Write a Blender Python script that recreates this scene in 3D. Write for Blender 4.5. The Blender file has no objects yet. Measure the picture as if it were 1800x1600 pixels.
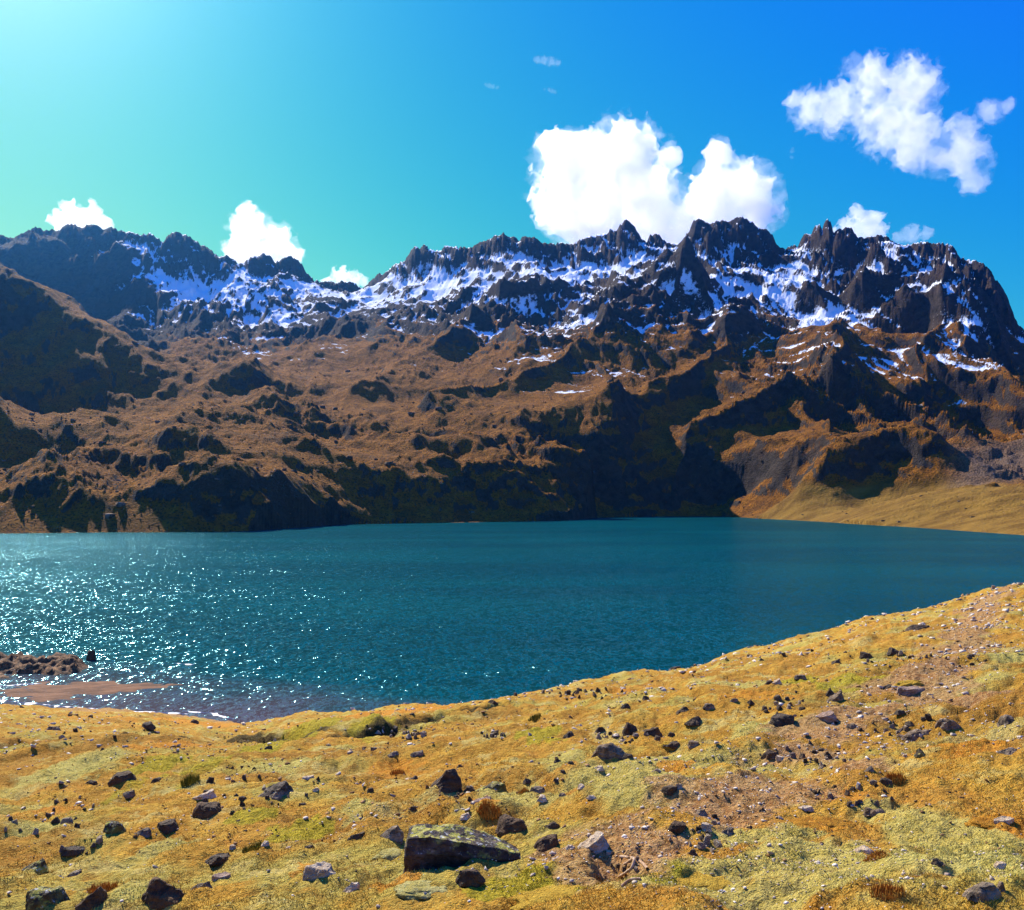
import bpy, bmesh, math, random
import numpy as np
from mathutils import Vector, noise as mnoise
R = math.radians
SC = bpy.context.scene
COL = SC.collection
rng = np.random.default_rng(7)
random.seed(7)

# ------------------------------------------------------------------ camera, sky, sun, exposure
F = 1559.0            # focal length in photo pixels (60 degree horizontal view)
HOR = 875.0           # photo row of the horizon
LAKE = -25.0          # lake level below the eye
SUN_AZ, SUN_EL = R(-33), R(40)      # azimuth from the view axis (+y), elevation
cam = bpy.data.cameras.new('camera')
cam.angle = R(60); cam.shift_y = 75/1800; cam.clip_start = 0.1; cam.clip_end = 60000
cam_o = bpy.data.objects.new('camera', cam); COL.objects.link(cam_o)
cam_o.location = (0, 0, 0); cam_o.rotation_euler = (R(90), 0, 0)
SC.camera = cam_o

world = bpy.data.worlds.new('World'); SC.world = world; world.use_nodes = True
wt = world.node_tree; wt.nodes.clear()
sky = wt.nodes.new('ShaderNodeTexSky'); sky.sky_type = 'NISHITA'; sky.sun_disc = False
sky.sun_elevation = SUN_EL; sky.sun_rotation = SUN_AZ
sky.altitude = 2000; sky.air_density = 1.5; sky.dust_density = 2.0; sky.ozone_density = 6.0
sep = wt.nodes.new('ShaderNodeSeparateColor'); comb = wt.nodes.new('ShaderNodeCombineColor')
wt.links.new(sky.outputs[0], sep.inputs[0])
for i, (g, k, lo) in enumerate(((4.2, 0.0042, 1.6), (1.60, 0.256, 2.2), (-0.70, 15.2, 4.6))):     # the picture's strongly saturated sky colours
    f0 = wt.nodes.new('ShaderNodeMath'); f0.operation = 'MAXIMUM'; f0.inputs[1].default_value = lo
    p = wt.nodes.new('ShaderNodeMath'); p.operation = 'POWER'; p.inputs[1].default_value = g
    m = wt.nodes.new('ShaderNodeMath'); m.operation = 'MULTIPLY'; m.inputs[1].default_value = k
    wt.links.new(sep.outputs[i], f0.inputs[0]); wt.links.new(f0.outputs[0], p.inputs[0]); wt.links.new(p.outputs[0], m.inputs[0]); wt.links.new(m.outputs[0], comb.inputs[i])
bg = wt.nodes.new('ShaderNodeBackground'); bg.inputs['Strength'].default_value = 0.1
wo = wt.nodes.new('ShaderNodeOutputWorld')
wt.links.new(comb.outputs[0], bg.inputs[0]); wt.links.new(bg.outputs[0], wo.inputs[0])

sl = bpy.data.lights.new('sun', 'SUN'); sl.energy = 5.0; sl.angle = R(0.5); sl.color = (1.0, 0.93, 0.82)
so = bpy.data.objects.new('sun', sl); COL.objects.link(so)
SUN = Vector((math.sin(SUN_AZ)*math.cos(SUN_EL), math.cos(SUN_AZ)*math.cos(SUN_EL), math.sin(SUN_EL)))
so.rotation_euler = SUN.to_track_quat('Z', 'Y').to_euler()
so.location = (-300, 400, 1500)

SC.view_settings.view_transform = 'Standard'; SC.view_settings.look = 'None'
SC.view_settings.exposure = 0.85; SC.view_settings.gamma = 1.0
SC.view_settings.use_curve_mapping = False
SC.render.engine = 'CYCLES'
SC.cycles.use_denoising = True
SC.cycles.max_bounces = 14; SC.cycles.diffuse_bounces = 2; SC.cycles.glossy_bounces = 2
SC.cycles.transmission_bounces = 2; SC.cycles.volume_bounces = 12; SC.cycles.transparent_max_bounces = 8
SC.cycles.sample_clamp_indirect = 6

# ------------------------------------------------------------------ helpers
_perm = np.random.default_rng(11).permutation(256).astype(np.int32)
_perm = np.concatenate([_perm, _perm, _perm])
_ang = np.linspace(0, 2*np.pi, 256, endpoint=False)
_g2 = np.stack([np.cos(_ang), np.sin(_ang)], 1).astype(np.float32)
_g3 = np.random.default_rng(5).normal(size=(256, 3)); _g3 = (_g3/np.linalg.norm(_g3, axis=1)[:, None]).astype(np.float32)

def perlin2(x, y, seed=0):
    x = np.asarray(x, np.float32) + seed*17.31; y = np.asarray(y, np.float32) + seed*9.77
    xi = np.floor(x); yi = np.floor(y); fx = x-xi; fy = y-yi
    xi = xi.astype(np.int32) & 255; yi = yi.astype(np.int32) & 255
    u = fx*fx*fx*(fx*(fx*6-15)+10); v = fy*fy*fy*(fy*(fy*6-15)+10)
    def gr(ix, iy, dx, dy):
        h = _perm[_perm[ix & 255] + (iy & 255)]
        return _g2[h, 0]*dx + _g2[h, 1]*dy
    a = gr(xi, yi, fx, fy); b = gr(xi+1, yi, fx-1, fy); c = gr(xi, yi+1, fx, fy-1); d = gr(xi+1, yi+1, fx-1, fy-1)
    return ((a+u*(b-a)) + v*((c+u*(d-c)) - (a+u*(b-a))))*1.5

def perlin3(x, y, z, seed=0):
    x = np.asarray(x, np.float32) + seed*17.31; y = np.asarray(y, np.float32) + seed*9.77; z = np.asarray(z, np.float32) + seed*5.13
    xi = np.floor(x); yi = np.floor(y); zi = np.floor(z); fx = x-xi; fy = y-yi; fz = z-zi
    xi = xi.astype(np.int32); yi = yi.astype(np.int32); zi = zi.astype(np.int32)
    u = fx*fx*fx*(fx*(fx*6-15)+10); v = fy*fy*fy*(fy*(fy*6-15)+10); w = fz*fz*fz*(fz*(fz*6-15)+10)
    def gr(dx, dy, dz):
        h = _perm[_perm[_perm[(xi+dx) & 255] + ((yi+dy) & 255)] + ((zi+dz) & 255)]
        return _g3[h, 0]*(fx-dx) + _g3[h, 1]*(fy-dy) + _g3[h, 2]*(fz-dz)
    def lp(a, b, t): return a+t*(b-a)
    return lp(lp(lp(gr(0,0,0), gr(1,0,0), u), lp(gr(0,1,0), gr(1,1,0), u), v),
              lp(lp(gr(0,0,1), gr(1,0,1), u), lp(gr(0,1,1), gr(1,1,1), u), v), w)*1.5

def fbm2(x, y, octv=5, gain=0.5, seed=0, lac=2.03):
    s = 0; a = 1; f = 1
    for o in range(octv):
        s = s + a*perlin2(x*f, y*f, seed+o); a *= gain; f *= lac
    return s
def ridged2(x, y, octv=5, gain=0.5, seed=0, lac=2.07):
    s = 0; a = 1; f = 1; w = 1
    for o in range(octv):
        n = 1-np.abs(perlin2(x*f, y*f, seed+o)*1.4); n = np.clip(n, 0, 1)**2
        s = s + a*n*w; w = np.clip(n*1.6, 0, 1); a *= gain; f *= lac
    return s
def sstep(a, b, x):
    t = np.clip((x-a)/(b-a), 0, 1); return t*t*(3-2*t)
def smax(a, b, k):
    h = np.clip(0.5+0.5*(a-b)/k, 0, 1); return b*(1-h)+a*h + k*h*(1-h)

def mesh_obj(name, verts, faces, mat=None, parent=None, smooth=False, attrs=None, link=True):
    me = bpy.data.meshes.new(name)
    verts = np.ascontiguousarray(verts, np.float32); faces = np.ascontiguousarray(faces, np.int32)
    nv, (nf, k) = len(verts), faces.shape
    me.vertices.add(nv); me.vertices.foreach_set('co', verts.ravel())
    me.loops.add(nf*k); me.loops.foreach_set('vertex_index', faces.ravel())
    me.polygons.add(nf); me.polygons.foreach_set('loop_start', np.arange(0, nf*k, k, dtype=np.int32))
    me.update(calc_edges=True)
    if smooth: me.polygons.foreach_set('use_smooth', np.ones(nf, bool))
    for an, av in (attrs or {}).items():
        at = me.attributes.new(an, 'FLOAT', 'POINT'); at.data.foreach_set('value', np.ascontiguousarray(av, np.float32))
    me.validate()
    if mat: me.materials.append(mat)
    o = bpy.data.objects.new(name, me)
    if link: COL.objects.link(o)
    if parent: o.parent = parent
    return o
def grid_faces(nr, nc):
    i = np.arange(nr*nc).reshape(nr, nc)
    return np.stack([i[:-1, :-1].ravel(), i[:-1, 1:].ravel(), i[1:, 1:].ravel(), i[1:, :-1].ravel()], 1)
def tag(o, label=None, cat=None, group=None, kind=None):
    for k, v in (('label', label), ('category', cat), ('group', group), ('kind', kind)):
        if v: o[k] = v
    return o

class NT:
    """small builder for node materials"""
    def __init__(self, name):
        self.m = bpy.data.materials.new(name); self.m.use_nodes = True
        self.t = self.m.node_tree; self.t.nodes.clear()
        self.out = self.t.nodes.new('ShaderNodeOutputMaterial')
    def n(self, typ, **kw):
        nd = self.t.nodes.new(typ)
        for k, v in kw.items(): setattr(nd, k, v)
        return nd
    def put(self, sock, v):
        if hasattr(v, 'is_linked') or isinstance(v, bpy.types.NodeSocket): self.t.links.new(v, sock)
        elif isinstance(v, (tuple, list)) and len(v) == 3 and sock.type == 'RGBA': sock.default_value = (*v, 1)
        else: sock.default_value = v
    def math(self, op, a, b=0.0, clamp=False):
        nd = self.n('ShaderNodeMath', operation=op, use_clamp=clamp); self.put(nd.inputs[0], a); self.put(nd.inputs[1], b); return nd.outputs[0]
    def ramp(self, v, a, b):                                   # smooth 0..1
        nd = self.n('ShaderNodeMapRange', interpolation_type='SMOOTHSTEP'); self.put(nd.inputs['Value'], v)
        self.put(nd.inputs['From Min'], a); self.put(nd.inputs['From Max'], b); return nd.outputs[0]
    def mix(self, f, a, b, mode='MIX'):
        nd = self.n('ShaderNodeMix', data_type='RGBA', blend_type=mode); self.put(nd.inputs[0], f); self.put(nd.inputs[6], a); self.put(nd.inputs[7], b); return nd.outputs[2]
    def attr(self, name):
        nd = self.n('ShaderNodeAttribute', attribute_name=name); return nd.outputs['Fac']
    def pos(self, scale=(1, 1, 1), rot=(0, 0, 0)):
        g = self.n('ShaderNodeNewGeometry'); mp = self.n('ShaderNodeMapping'); self.t.links.new(g.outputs['Position'], mp.inputs['Vector'])
        mp.inputs['Scale'].default_value = scale; mp.inputs['Rotation'].default_value = rot; return mp.outputs[0]
    def obj(self, scale=(1, 1, 1)):
        g = self.n('ShaderNodeTexCoord'); mp = self.n('ShaderNodeMapping'); self.t.links.new(g.outputs['Object'], mp.inputs['Vector'])
        mp.inputs['Scale'].default_value = scale; return mp.outputs[0]
    def noise(self, vec, scale, detail=5, rough=0.55, dist=0.0):
        nd = self.n('ShaderNodeTexNoise'); self.put(nd.inputs['Vector'], vec); nd.inputs['Scale'].default_value = scale
        nd.inputs['Detail'].default_value = detail; nd.inputs['Roughness'].default_value = rough; nd.inputs['Distortion'].default_value = dist
        return nd.outputs['Fac']
    def voro(self, vec, scale, feat='F1'):
        nd = self.n('ShaderNodeTexVoronoi', feature=feat); self.put(nd.inputs['Vector'], vec); nd.inputs['Scale'].default_value = scale
        return nd.outputs['Distance']
    def bump(self, h, strength=0.5, dist=0.1, normal=None):
        nd = self.n('ShaderNodeBump'); self.put(nd.inputs['Height'], h); nd.inputs['Strength'].default_value = strength; nd.inputs['Distance'].default_value = dist
        if normal: self.put(nd.inputs['Normal'], normal)
        return nd.outputs[0]
    def bsdf(self, color, rough=0.9, normal=None, spec=0.2, **kw):
        b = self.n('ShaderNodeBsdfPrincipled'); self.put(b.inputs['Base Color'], color); self.put(b.inputs['Roughness'], rough)
        b.inputs['Specular IOR Level'].default_value = spec
        if normal: self.put(b.inputs['Normal'], normal)
        for k, v in kw.items(): self.put(b.inputs[k], v)
        self.t.links.new(b.outputs[0], self.out.inputs[0]); return self.m

def pix(px, py, D):                     # point at depth D on the sight line through a photo position
    return ((px-900)/F*D, D, (HOR-py)/F*D)
# ------------------------------------------------------------------ mountain terrain
SHORE = np.array([(-700,960),(-400,945),(-150,939),(0,938),(100,937),(200,936),(300,936),(430,934),(500,929),(600,922),(700,920),(800,919),(900,917),(1000,915),
                  (1050,910),(1150,908),(1270,908),(1400,915),(1500,921),(1600,927),(1700,934),(1800,941),(2000,955),(2300,975),(2600,995)], float)
def shore_D(px): return (-LAKE)*F/(np.interp(px, SHORE[:, 0], SHORE[:, 1])-HOR)

CREST = np.array([(-900,470),(-700,440),(-500,455),(-300,425),(-120,440),(-40,405),(0,413),(25,418),(40,409),(62,399),(78,404),(88,402),(105,404),(118,393),(132,394),(143,402),(155,393),(168,394),(182,404),(195,398),(208,404),
 (235,410),(250,412),(262,409),(276,416),(287,427),(296,412),(308,407),(330,414),(352,428),(372,440),(384,452),(398,448),(412,458),(424,462),(440,451),(462,446),(476,450),(484,461),(496,455),(512,449),(528,461),(540,480),(551,492),
 (556,493),(568,494),(580,494),(594,496),(605,493),(622,497),(634,505),
 (640,504),(652,494),(664,481),(680,478),(692,464),(712,458),(722,440),(730,433),(738,438),(746,430),(754,437),(762,440),(772,441),(782,433),(800,433),(812,434),(826,436),(840,427),(856,423),(868,416),(880,411),(886,409),(894,417),(904,416),(912,422),(922,415),(934,417),(942,418),(950,426),(962,429),(980,427),(1000,428),
 (1012,427),(1022,419),(1036,416),(1050,413),(1062,412),(1074,402),(1082,406),(1092,393),(1099,386),(1106,388),(1116,400),(1126,416),(1136,426),(1142,414),(1150,410),(1158,411),(1166,421),(1176,428),(1192,430),
 (1200,420),(1210,408),(1218,390),(1228,384),(1240,390),(1250,392),(1258,388),(1270,388),(1284,390),(1292,383),(1300,381),(1312,384),(1324,391),(1336,402),(1348,402),(1358,414),(1370,436),(1384,436),(1396,430),(1402,434),
 (1410,416),(1418,410),(1426,412),(1432,397),(1440,395),(1446,402),(1449,392),(1454,385),(1461,392),(1466,410),(1474,402),(1484,402),(1490,398),(1498,401),(1506,416),(1518,418),(1530,416),(1545,413),(1560,416),(1572,426),(1584,431),(1600,430),(1618,424),(1640,428),(1660,427),(1676,434),(1688,452),(1700,456),(1716,458),(1730,464),(1742,476),(1748,490),(1760,500),(1770,520),(1778,540),(1784,560),(1792,574),(1806,588),(1820,590),(1850,560),(1900,520),(2000,470),(2150,520),(2300,480),(2600,520)], float)
CD = np.array([(-900,3000),(-100,2750),(100,2750),(300,2700),(420,2650),(550,2750),(640,2750),(700,2600),(800,2450),(900,2330),(1000,2280),(1100,2230),(1200,2150),(1300,2100),(1400,2020),(1450,1960),(1550,1880),(1660,1760),(1740,1640),(1800,1600),(1900,1750),(2100,1900),(2600,2000)], float)
# spot heights read off the photo: (photo x, photo y, assumed depth); the surface is a thin-plate sheet through them
SPOT = [
 # foothill band on the far shore, left
 (0,840,720),(0,895,640),(100,835,760),(100,890,655),(190,880,665),(200,745,930),(270,790,800),(300,735,960),(330,800,705),(370,797,705),(420,820,715),(440,812,700),(500,848,748),(560,882,797),(610,830,890),
 (430,700,1010),(370,693,1010),(430,735,945),(330,735,930),(500,740,1000),(520,800,860),(600,760,1080),
 (650,850,905),(700,825,920),(750,802,950),(850,822,980),(940,880,962),(980,890,972),(800,770,1060),(700,760,1080),
 (1005,772,1065),(960,800,1050),(1050,830,1075),(1095,880,1110),
 # left hillside spurs
 (0,482,1320),(-250,400,1300),(-250,600,1150),(50,515,1310),(100,546,1310),(180,580,1330),(240,612,1360),(340,640,1400),(430,628,1500),(470,690,1260),(440,640,1400),
 (0,620,1215),(0,690,1165),(100,650,1225),(100,715,1170),(200,670,1245),(200,722,1180),(300,695,1260),(300,728,1190),(400,700,1230),(20,540,1275),(120,590,1275),
 (0,695,920),(-200,620,920),(60,718,925),(130,733,950),(0,790,862),(60,800,868),(-200,800,800),
 # cirque under the left ridge
 (100,520,2450),(200,560,2350),(300,600,2050),(300,520,2450),(440,590,2080),(400,520,2400),(500,500,2500),(520,560,2250),(460,560,2250),(350,600,1900),(350,645,1560),(420,640,1700),(540,600,2000),(560,540,2350),
 # brown middle slopes
 (500,640,1700),(500,700,1350),(560,690,1420),(620,548,2200),(700,538,2150),(660,600,1850),(700,640,1650),(600,640,1700),(600,700,1350),(700,720,1260),(800,700,1360),(780,640,1600),(740,560,2000),(850,600,1750),
 # snow benches and rocky shoulders under the main crest
 (640,528,2500),(720,515,2350),(790,500,2280),(880,475,2230),(1000,462,2180),(1100,462,2110),(1190,468,2040),(1280,455,2020),(1380,470,1930),
 (850,540,1950),(950,520,1950),(1050,530,1850),(930,590,1650),(1020,600,1600),
 (1215,455,1820),(1160,500,1760),(1100,545,1690),(1050,592,1610),(950,652,1460),(850,695,1370),
 (1290,520,1780),(1250,600,1560),(1330,590,1600),(1150,640,1480),(1080,670,1400),(1250,640,1460),
 (1440,560,1700),(1400,520,1790),(1370,540,1740),(1430,470,1880),(1470,500,1820),(1540,455,1800),(1600,475,1720),(1660,480,1640),(1700,500,1590),(1750,560,1520),
 (1500,570,1620),(1600,560,1600),(1680,580,1500),(1780,610,1500),(1800,640,1420),
 # lower right: cliffs, spurs and the round knob
 (1000,725,1240),(900,745,1170),(830,765,1120),(1100,695,1330),(1000,880,1000),(900,870,945),(1000,800,1110),(1100,800,1215),(1180,860,1195),(1190,780,1250),(1220,715,1375),(1190,900,1184),(1260,890,1190),(1290,800,1215),(1300,690,1350),(1400,655,1370),(1400,785,1178),(1400,850,1128),(1400,880,1095),(1360,840,1158),(1300,850,1182),(1350,780,1205),(1300,885,1188),
 (1460,640,1340),(1560,692,1300),(1640,748,1230),(1480,720,1290),(1560,740,1220),(1600,640,1420),(1700,660,1370),(1680,740,1290),(1780,700,1300),(1760,760,1230),
 (1500,766,1065),(1600,766,1055),(1450,795,1062),(1440,868,1022),(1560,868,1000),(1690,868,950),(1660,800,1020),(1500,840,1022),(1600,840,1008),
 (1750,790,1060),(1800,800,1020),(1720,840,980),(1900,780,1020),(2100,760,1000),(2300,740,1000),
 # meadow
 (1800,848,880),(1650,870,880),(1450,886,1000),(1340,897,1110),(1800,905,690),(1600,895,840),(1900,880,700),(2200,890,640),
 # off to both sides
 (-500,500,1500),(-500,700,1000),(-500,850,750),(-800,600,1300),(-800,800,900),(2300,600,1500),(2500,650,1300)]
pts = [pix(*s) for s in SPOT]
for p_, d_ in [(x, shore_D(x)) for x in range(-800, 2600, 100)] + [(x, shore_D(x)) for x in (430, 560, 1050, 1230)]:
    pts.append(pix(p_, HOR-LAKE*F/d_, d_))
    q = pix(p_, HOR, d_-80); pts.append((q[0], q[1], LAKE-14))
for p_ in range(-800, 2600, 150):                       # ground under and behind the crest
    d_ = np.interp(p_, CD[:, 0], CD[:, 1]); py_ = np.interp(p_, CREST[:, 0], CREST[:, 1])
    zc = (HOR-py_)/F*d_
    q = pix(p_, HOR, d_-10); pts.append((q[0], q[1], zc-45))
    q = pix(p_, HOR, d_+350); pts.append((q[0], q[1], zc-260))
    q = pix(p_, HOR, d_+900); pts.append((q[0], q[1], zc-500))
# hollows hidden behind spurs
for px_, D_, z_ in ((50,1600,250),(150,1650,265),(-100,1650,240),(250,1700,262),(30,1010,75),(-100,1010,70),(700,1140,62),(330,780,18),(420,790,22),(1540,1150,72),(1000,1125,30),(1650,1140,80),(750,1020,52)):
    pts.append((*pix(px_, HOR, D_)[:2], z_))
pts = np.array(pts, float)
def tps_fit(P, lam):
    X = P[:, :2]/1000; n = len(X)
    d = np.linalg.norm(X[:, None]-X[None], axis=2)
    K = np.where(d > 0, d*d*np.log(d+1e-9), 0) + lam*np.eye(n)
    Q = np.hstack([np.ones((n, 1)), X])
    A = np.zeros((n+3, n+3)); A[:n, :n] = K; A[:n, n:] = Q; A[n:, :n] = Q.T
    w = np.linalg.solve(A, np.concatenate([P[:, 2], np.zeros(3)]))
    return X.astype(np.float32), w.astype(np.float32)
TX, TW = tps_fit(pts, 1.2e-4)
def tps_eval(x, y):
    x = (x/1000).astype(np.float32); y = (y/1000).astype(np.float32)
    z = TW[-3]+TW[-2]*x+TW[-1]*y
    for (a, b), w in zip(TX, TW[:-3]):
        r2 = (x-a)**2+(y-b)**2
        z += w*0.5*r2*np.log(r2+1e-12)
    return z

NC, NR = 1180, 550
pxs = np.concatenate([np.linspace(-760, -30, 70, endpoint=False), np.linspace(-30, 1830, NC-130, endpoint=False), np.linspace(1830, 2450, 60)])
qs = np.linspace(0, 1, NR)
ds = 560*(3600/560)**qs
PX, DD = np.meshgrid(pxs, ds)
XX = (PX-900)/F*DD; YY = DD
# warp the plan position a little so nothing runs dead straight
wx = XX + 28*fbm2(XX/210, YY/210, 3, seed=31); wy = YY + 28*fbm2(XX/210, YY/210, 3, seed=41)
wx = XX + (wx-XX)*sstep(640, 900, DD); wy = YY + (wy-YY)*sstep(640, 900, DD)
base = tps_eval(wx, wy)
h0 = base.copy()
sd = shore_D(PX)
above = np.clip((base-LAKE), 0, None)
meadow = sstep(1240, 1330, PX)*sstep(26, 6, base+5*fbm2(XX/45, YY/45, 3, seed=29))*sstep(1130, 1030, DD)
knobby = sstep(2, 32, above)*(1-meadow)
high = sstep(210, 420, base)
# craggy relief: ridges and buttresses, stronger towards the tops
rx_, ry_ = wx*0.94+wy*0.34, wy*0.94-wx*0.34                         # spurs lean down to the left
rd = ridged2(rx_/190, ry_/430, 5, 0.5, seed=3)
rd2 = ridged2(rx_/62+4, ry_/118, 5, 0.52, seed=13)
fb = fbm2(wx/52, wy/52, 5, 0.55, seed=23)
rd3 = ridged2(wx/26+2, wy/26, 4, 0.55, seed=63)
soft = sstep(-0.15, 0.3, fbm2(XX/260, YY/330, 3, seed=71)+0.12)         # smoother grass slopes
left_hill = sstep(520, 380, PX)*sstep(960, 1040, DD)*sstep(1700, 1500, DD)
rough = knobby*(1-0.75*left_hill)
AMPS = np.array([(150,1250,.35),(350,1300,.35),(0,950,.45),(600,1500,.26),(700,1350,.26),(600,1750,.28),(750,1700,.28),(850,1450,.28),(950,1500,.32),(550,1300,.34),(1150,1500,.4),(700,1150,.34),(850,1250,.32),(1000,1350,.34),
  (100,2400,.45),(300,2300,.5),(450,2300,.6),(650,2480,.3),(770,2320,.35),(1000,2180,.4),(1440,1700,.4),(1290,2020,.45),(1200,2000,.6),(1400,1850,.65),(1600,1700,.75),(1500,1500,.8),
  (900,1900,.8),(1050,1800,.75),(1250,1700,.7),(100,760,.8),(60,670,.8),(180,680,.8),(300,850,.45),(450,750,.45),(550,950,.4),(750,980,.5),(900,1080,.5),(1050,1100,.5),(1150,1230,.6),(1350,1300,.7),(1550,1060,.8),(1480,1030,.8),(1750,1250,.7),(-400,1000,.6),(2200,1000,.7)])
wsum = np.zeros_like(XX); asum = np.zeros_like(XX)
for ap, ad, aa in AMPS:
    w_ = np.exp(-((PX-ap)/130)**2-((DD-ad)/190)**2)+1e-6; wsum += w_; asum += w_*aa
amp = asum/wsum
rough = rough*amp*1.15
# named spurs: crest lines that run down to the lake
SPURS = [([(1215,455,1820),(1160,500,1760),(1100,545,1690),(1050,592,1610),(950,652,1460),(850,695,1370),(760,722,1290)], 34, 55),
 ([(1440,610,1420),(1400,652,1340),(1300,690,1310),(1220,715,1300),(1185,790,1240),(1178,860,1195)], 30, 42),
 ([(1450,640,1340),(1560,692,1290),(1640,748,1225),(1690,800,1120)], 26, 34),
 ([(1300,560,1640),(1250,620,1500),(1180,660,1420),(1080,690,1330)], 26, 45),
 ([(860,560,1950),(800,600,1800),(720,640,1650),(640,690,1400)], 24, 60),
 ([(700,538,2150),(620,560,2060),(540,600,1900),(480,640,1700),(430,660,1550)], 24, 60),
 ([(430,700,1010),(500,745,960),(570,790,920),(640,850,900),(690,905,905)], 15, 30),
 ([(300,735,960),(360,770,830),(420,815,720),(500,850,748)], 12, 30),
 ([(600,730,1150),(700,765,1060),(790,800,985),(880,850,985),(960,900,985)], 16, 32),
 ([(800,770,1080),(900,800,1060),(990,850,1050),(1050,895,1080)], 13, 30),
 ([(200,745,930),(150,790,820),(110,840,740),(60,900,660)], 11, 28),
 ([(430,628,1500),(440,650,1400),(470,692,1260),(480,720,1150)], 18, 40),
 ([(1540,455,1800),(1500,520,1740),(1480,570,1600),(1460,640,1340)], 22, 45),
 ([(1660,480,1640),(1640,560,1540),(1620,640,1430),(1640,740,1240)], 22, 45)]
spur = np.zeros_like(XX)
swx = XX + 16*fbm2(XX/80, YY/80, 3, seed=85); swy = YY + 16*fbm2(XX/80, YY/80, 3, seed=87)
for pl_, A_, w_ in SPURS:
    q3 = [pix(*p)[:2] for p in pl_]; dmin = np.full(XX.shape, 1e9)
    for (ax, ay), (bx, by) in zip(q3[:-1], q3[1:]):
        dx, dy = bx-ax, by-ay; t_ = np.clip(((swx-ax)*dx+(swy-ay)*dy)/(dx*dx+dy*dy), 0, 1)
        dmin = np.minimum(dmin, np.hypot(swx-ax-t_*dx, swy-ay-t_*dy))
    spur += A_*(np.exp(-dmin/w_)-0.62*np.exp(-(dmin/(2.1*w_))**2))*1.6
relief = rough*((rd-0.85)*(34+14*high)*(0.45+0.55*sstep(30, 130, base)) + (rd2-0.85)*(11+7*high)*(1-0.75*soft*(1-high)) + fb*(3.4+2.5*high)*(1-0.35*soft) + (rd3-0.8)*(2.6+3.0*high)*(1-0.6*soft) + (ridged2(wx/11, wy/14, 3, 0.55, seed=67)-0.8)*(0.9+1.2*high)*(1-0.5*soft))
cliffy = sstep(6, 25, above)*sstep(230, 120, above)*sstep(1380, 1200, DD)*sstep(150, 300, PX)*(1-meadow)
relief += spur*knobby
relief += cliffy*((ridged2(wx/48+7, wy/44, 3, 0.5, seed=111)-0.85)*5*(1-0.5*soft) + fbm2(wx/17, wy/17, 3, 0.5, seed=113)*1.6)
relief += left_hill*((rd2-0.9)*5 + fb*3)
relief += meadow*(fbm2(XX/60, YY/60, 4, seed=9)*1.6 + ridged2((XX+YY)/22, (XX-YY)/60, 4, .55, seed=19)*1.3)
# strata: small cliff bands in the rock
st = (base + relief + 14*fbm2(XX/170, YY/170, 3, seed=91)); per = 23.0
fr = st/per - np.floor(st/per); terr = (sstep(0.25, 0.8, fr)-fr)*per
relief += terr*0.28*rough*(1-0.7*soft)*(0.35+0.65*sstep(-0.2, 0.4, fbm2(XX/140, YY/140, 3, seed=101)))
relief += 0.12*terr*cliffy
relief *= sstep(0, 16, above)*0.85+0.15
H = base + relief
# crest wall with buttresses, its outline traced by the skyline
dc = np.interp(PX, CD[:, 0], CD[:, 1]); pyc = np.interp(PX, CREST[:, 0], CREST[:, 1]) + 5.0*np.abs(perlin2(PX/9, PX*0+0.3, 61)) + 3.2*np.abs(perlin2(PX/4.1, PX*0+0.7, 62)) - 2.2
kern = np.hanning(61); kern /= kern.sum()
zc = (HOR-pyc)/F*dc
pad = np.pad(zc[0], 30, mode='edge'); zsm = np.convolve(pad, kern, 'valid')[None, :].repeat(NR, 0)
rr = dc - DD + 10*fbm2(PX/40, DD/60, 3, seed=51)
but = ridged2(PX/30+DD/90, DD/150, 5, 0.55, seed=55)                    # buttresses and couloirs down the wall
rf = np.clip(np.abs(dc-DD), 0, None)
det = (zc-zsm)
crest = zsm + det*np.exp(-(rf/38)**2) - np.where(dc-DD > 0, 1.0, 0.8)*(1.3*np.clip(rf-3, 0, None) - 20*np.clip(but-0.35, 0, 1)*sstep(2, 45, rf)) + fb*np.clip(rf/5, 0, 7) + (rd3-0.8)*9*sstep(2, 25, rf) + (rd2-0.8)*16*sstep(5, 50, rf)
cap = zc - rf*0.15                                                # nothing stands above the traced skyline
crest = np.where(rf < 160, np.minimum(crest, np.maximum(cap, zc-2)), crest)
H = smax(H, crest, 5.0)
# hold the sheet under the skyline seen along each direction
lim = (HOR-pyc)/F*DD - np.where(rf < 10, 0.2, 3.0)
H = np.where((lim > 0) & (np.abs(dc-DD) > 4), np.minimum(H, lim), H)
near = np.abs(dc-DD) < 8
H = np.where(near, np.maximum(H, np.minimum(lim, zc-rf*0.6)), H)
H = np.where(DD < sd-4, np.minimum(H, LAKE-0.5-(sd-4-DD)*0.15), H)
# land starts exactly at the water line
H = np.where((DD >= sd-4) & (DD < sd+9), np.maximum(H, LAKE-0.6+(DD-sd+4)*0.10), H)

# fields that drive the surface material
dHr = np.gradient(H, axis=0)/np.gradient(YY, axis=0)
dHc = np.gradient(H, axis=1)/np.maximum(np.gradient(XX, axis=1), 1e-3)
dHr = dHr - dHc*(PX-900)/F
slope = np.sqrt(dHr**2+dHc**2)
def blur(a, n):
    k = np.ones(n)/n
    a = np.apply_along_axis(lambda v: np.convolve(np.pad(v, n//2, mode='edge'), k, 'valid')[:len(v)], 0, a)
    return np.apply_along_axis(lambda v: np.convolve(np.pad(v, n//2, mode='edge'), k, 'valid')[:len(v)], 1, a)
cav = (blur(H, 9)-H)                                        # positive in hollows
pyv = HOR - H/DD*F                                          # where the ground lies in the view, for the snow line only
snowline = np.interp(PX[0], [-800,200,270,330,440,560,620,700,800,900,1000,1100,1200,1300,1440,1560,1700,1800,2400],
                     [455,470,520,560,600,560,560,548,575,610,620,600,565,600,600,600,620,650,640])
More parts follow.
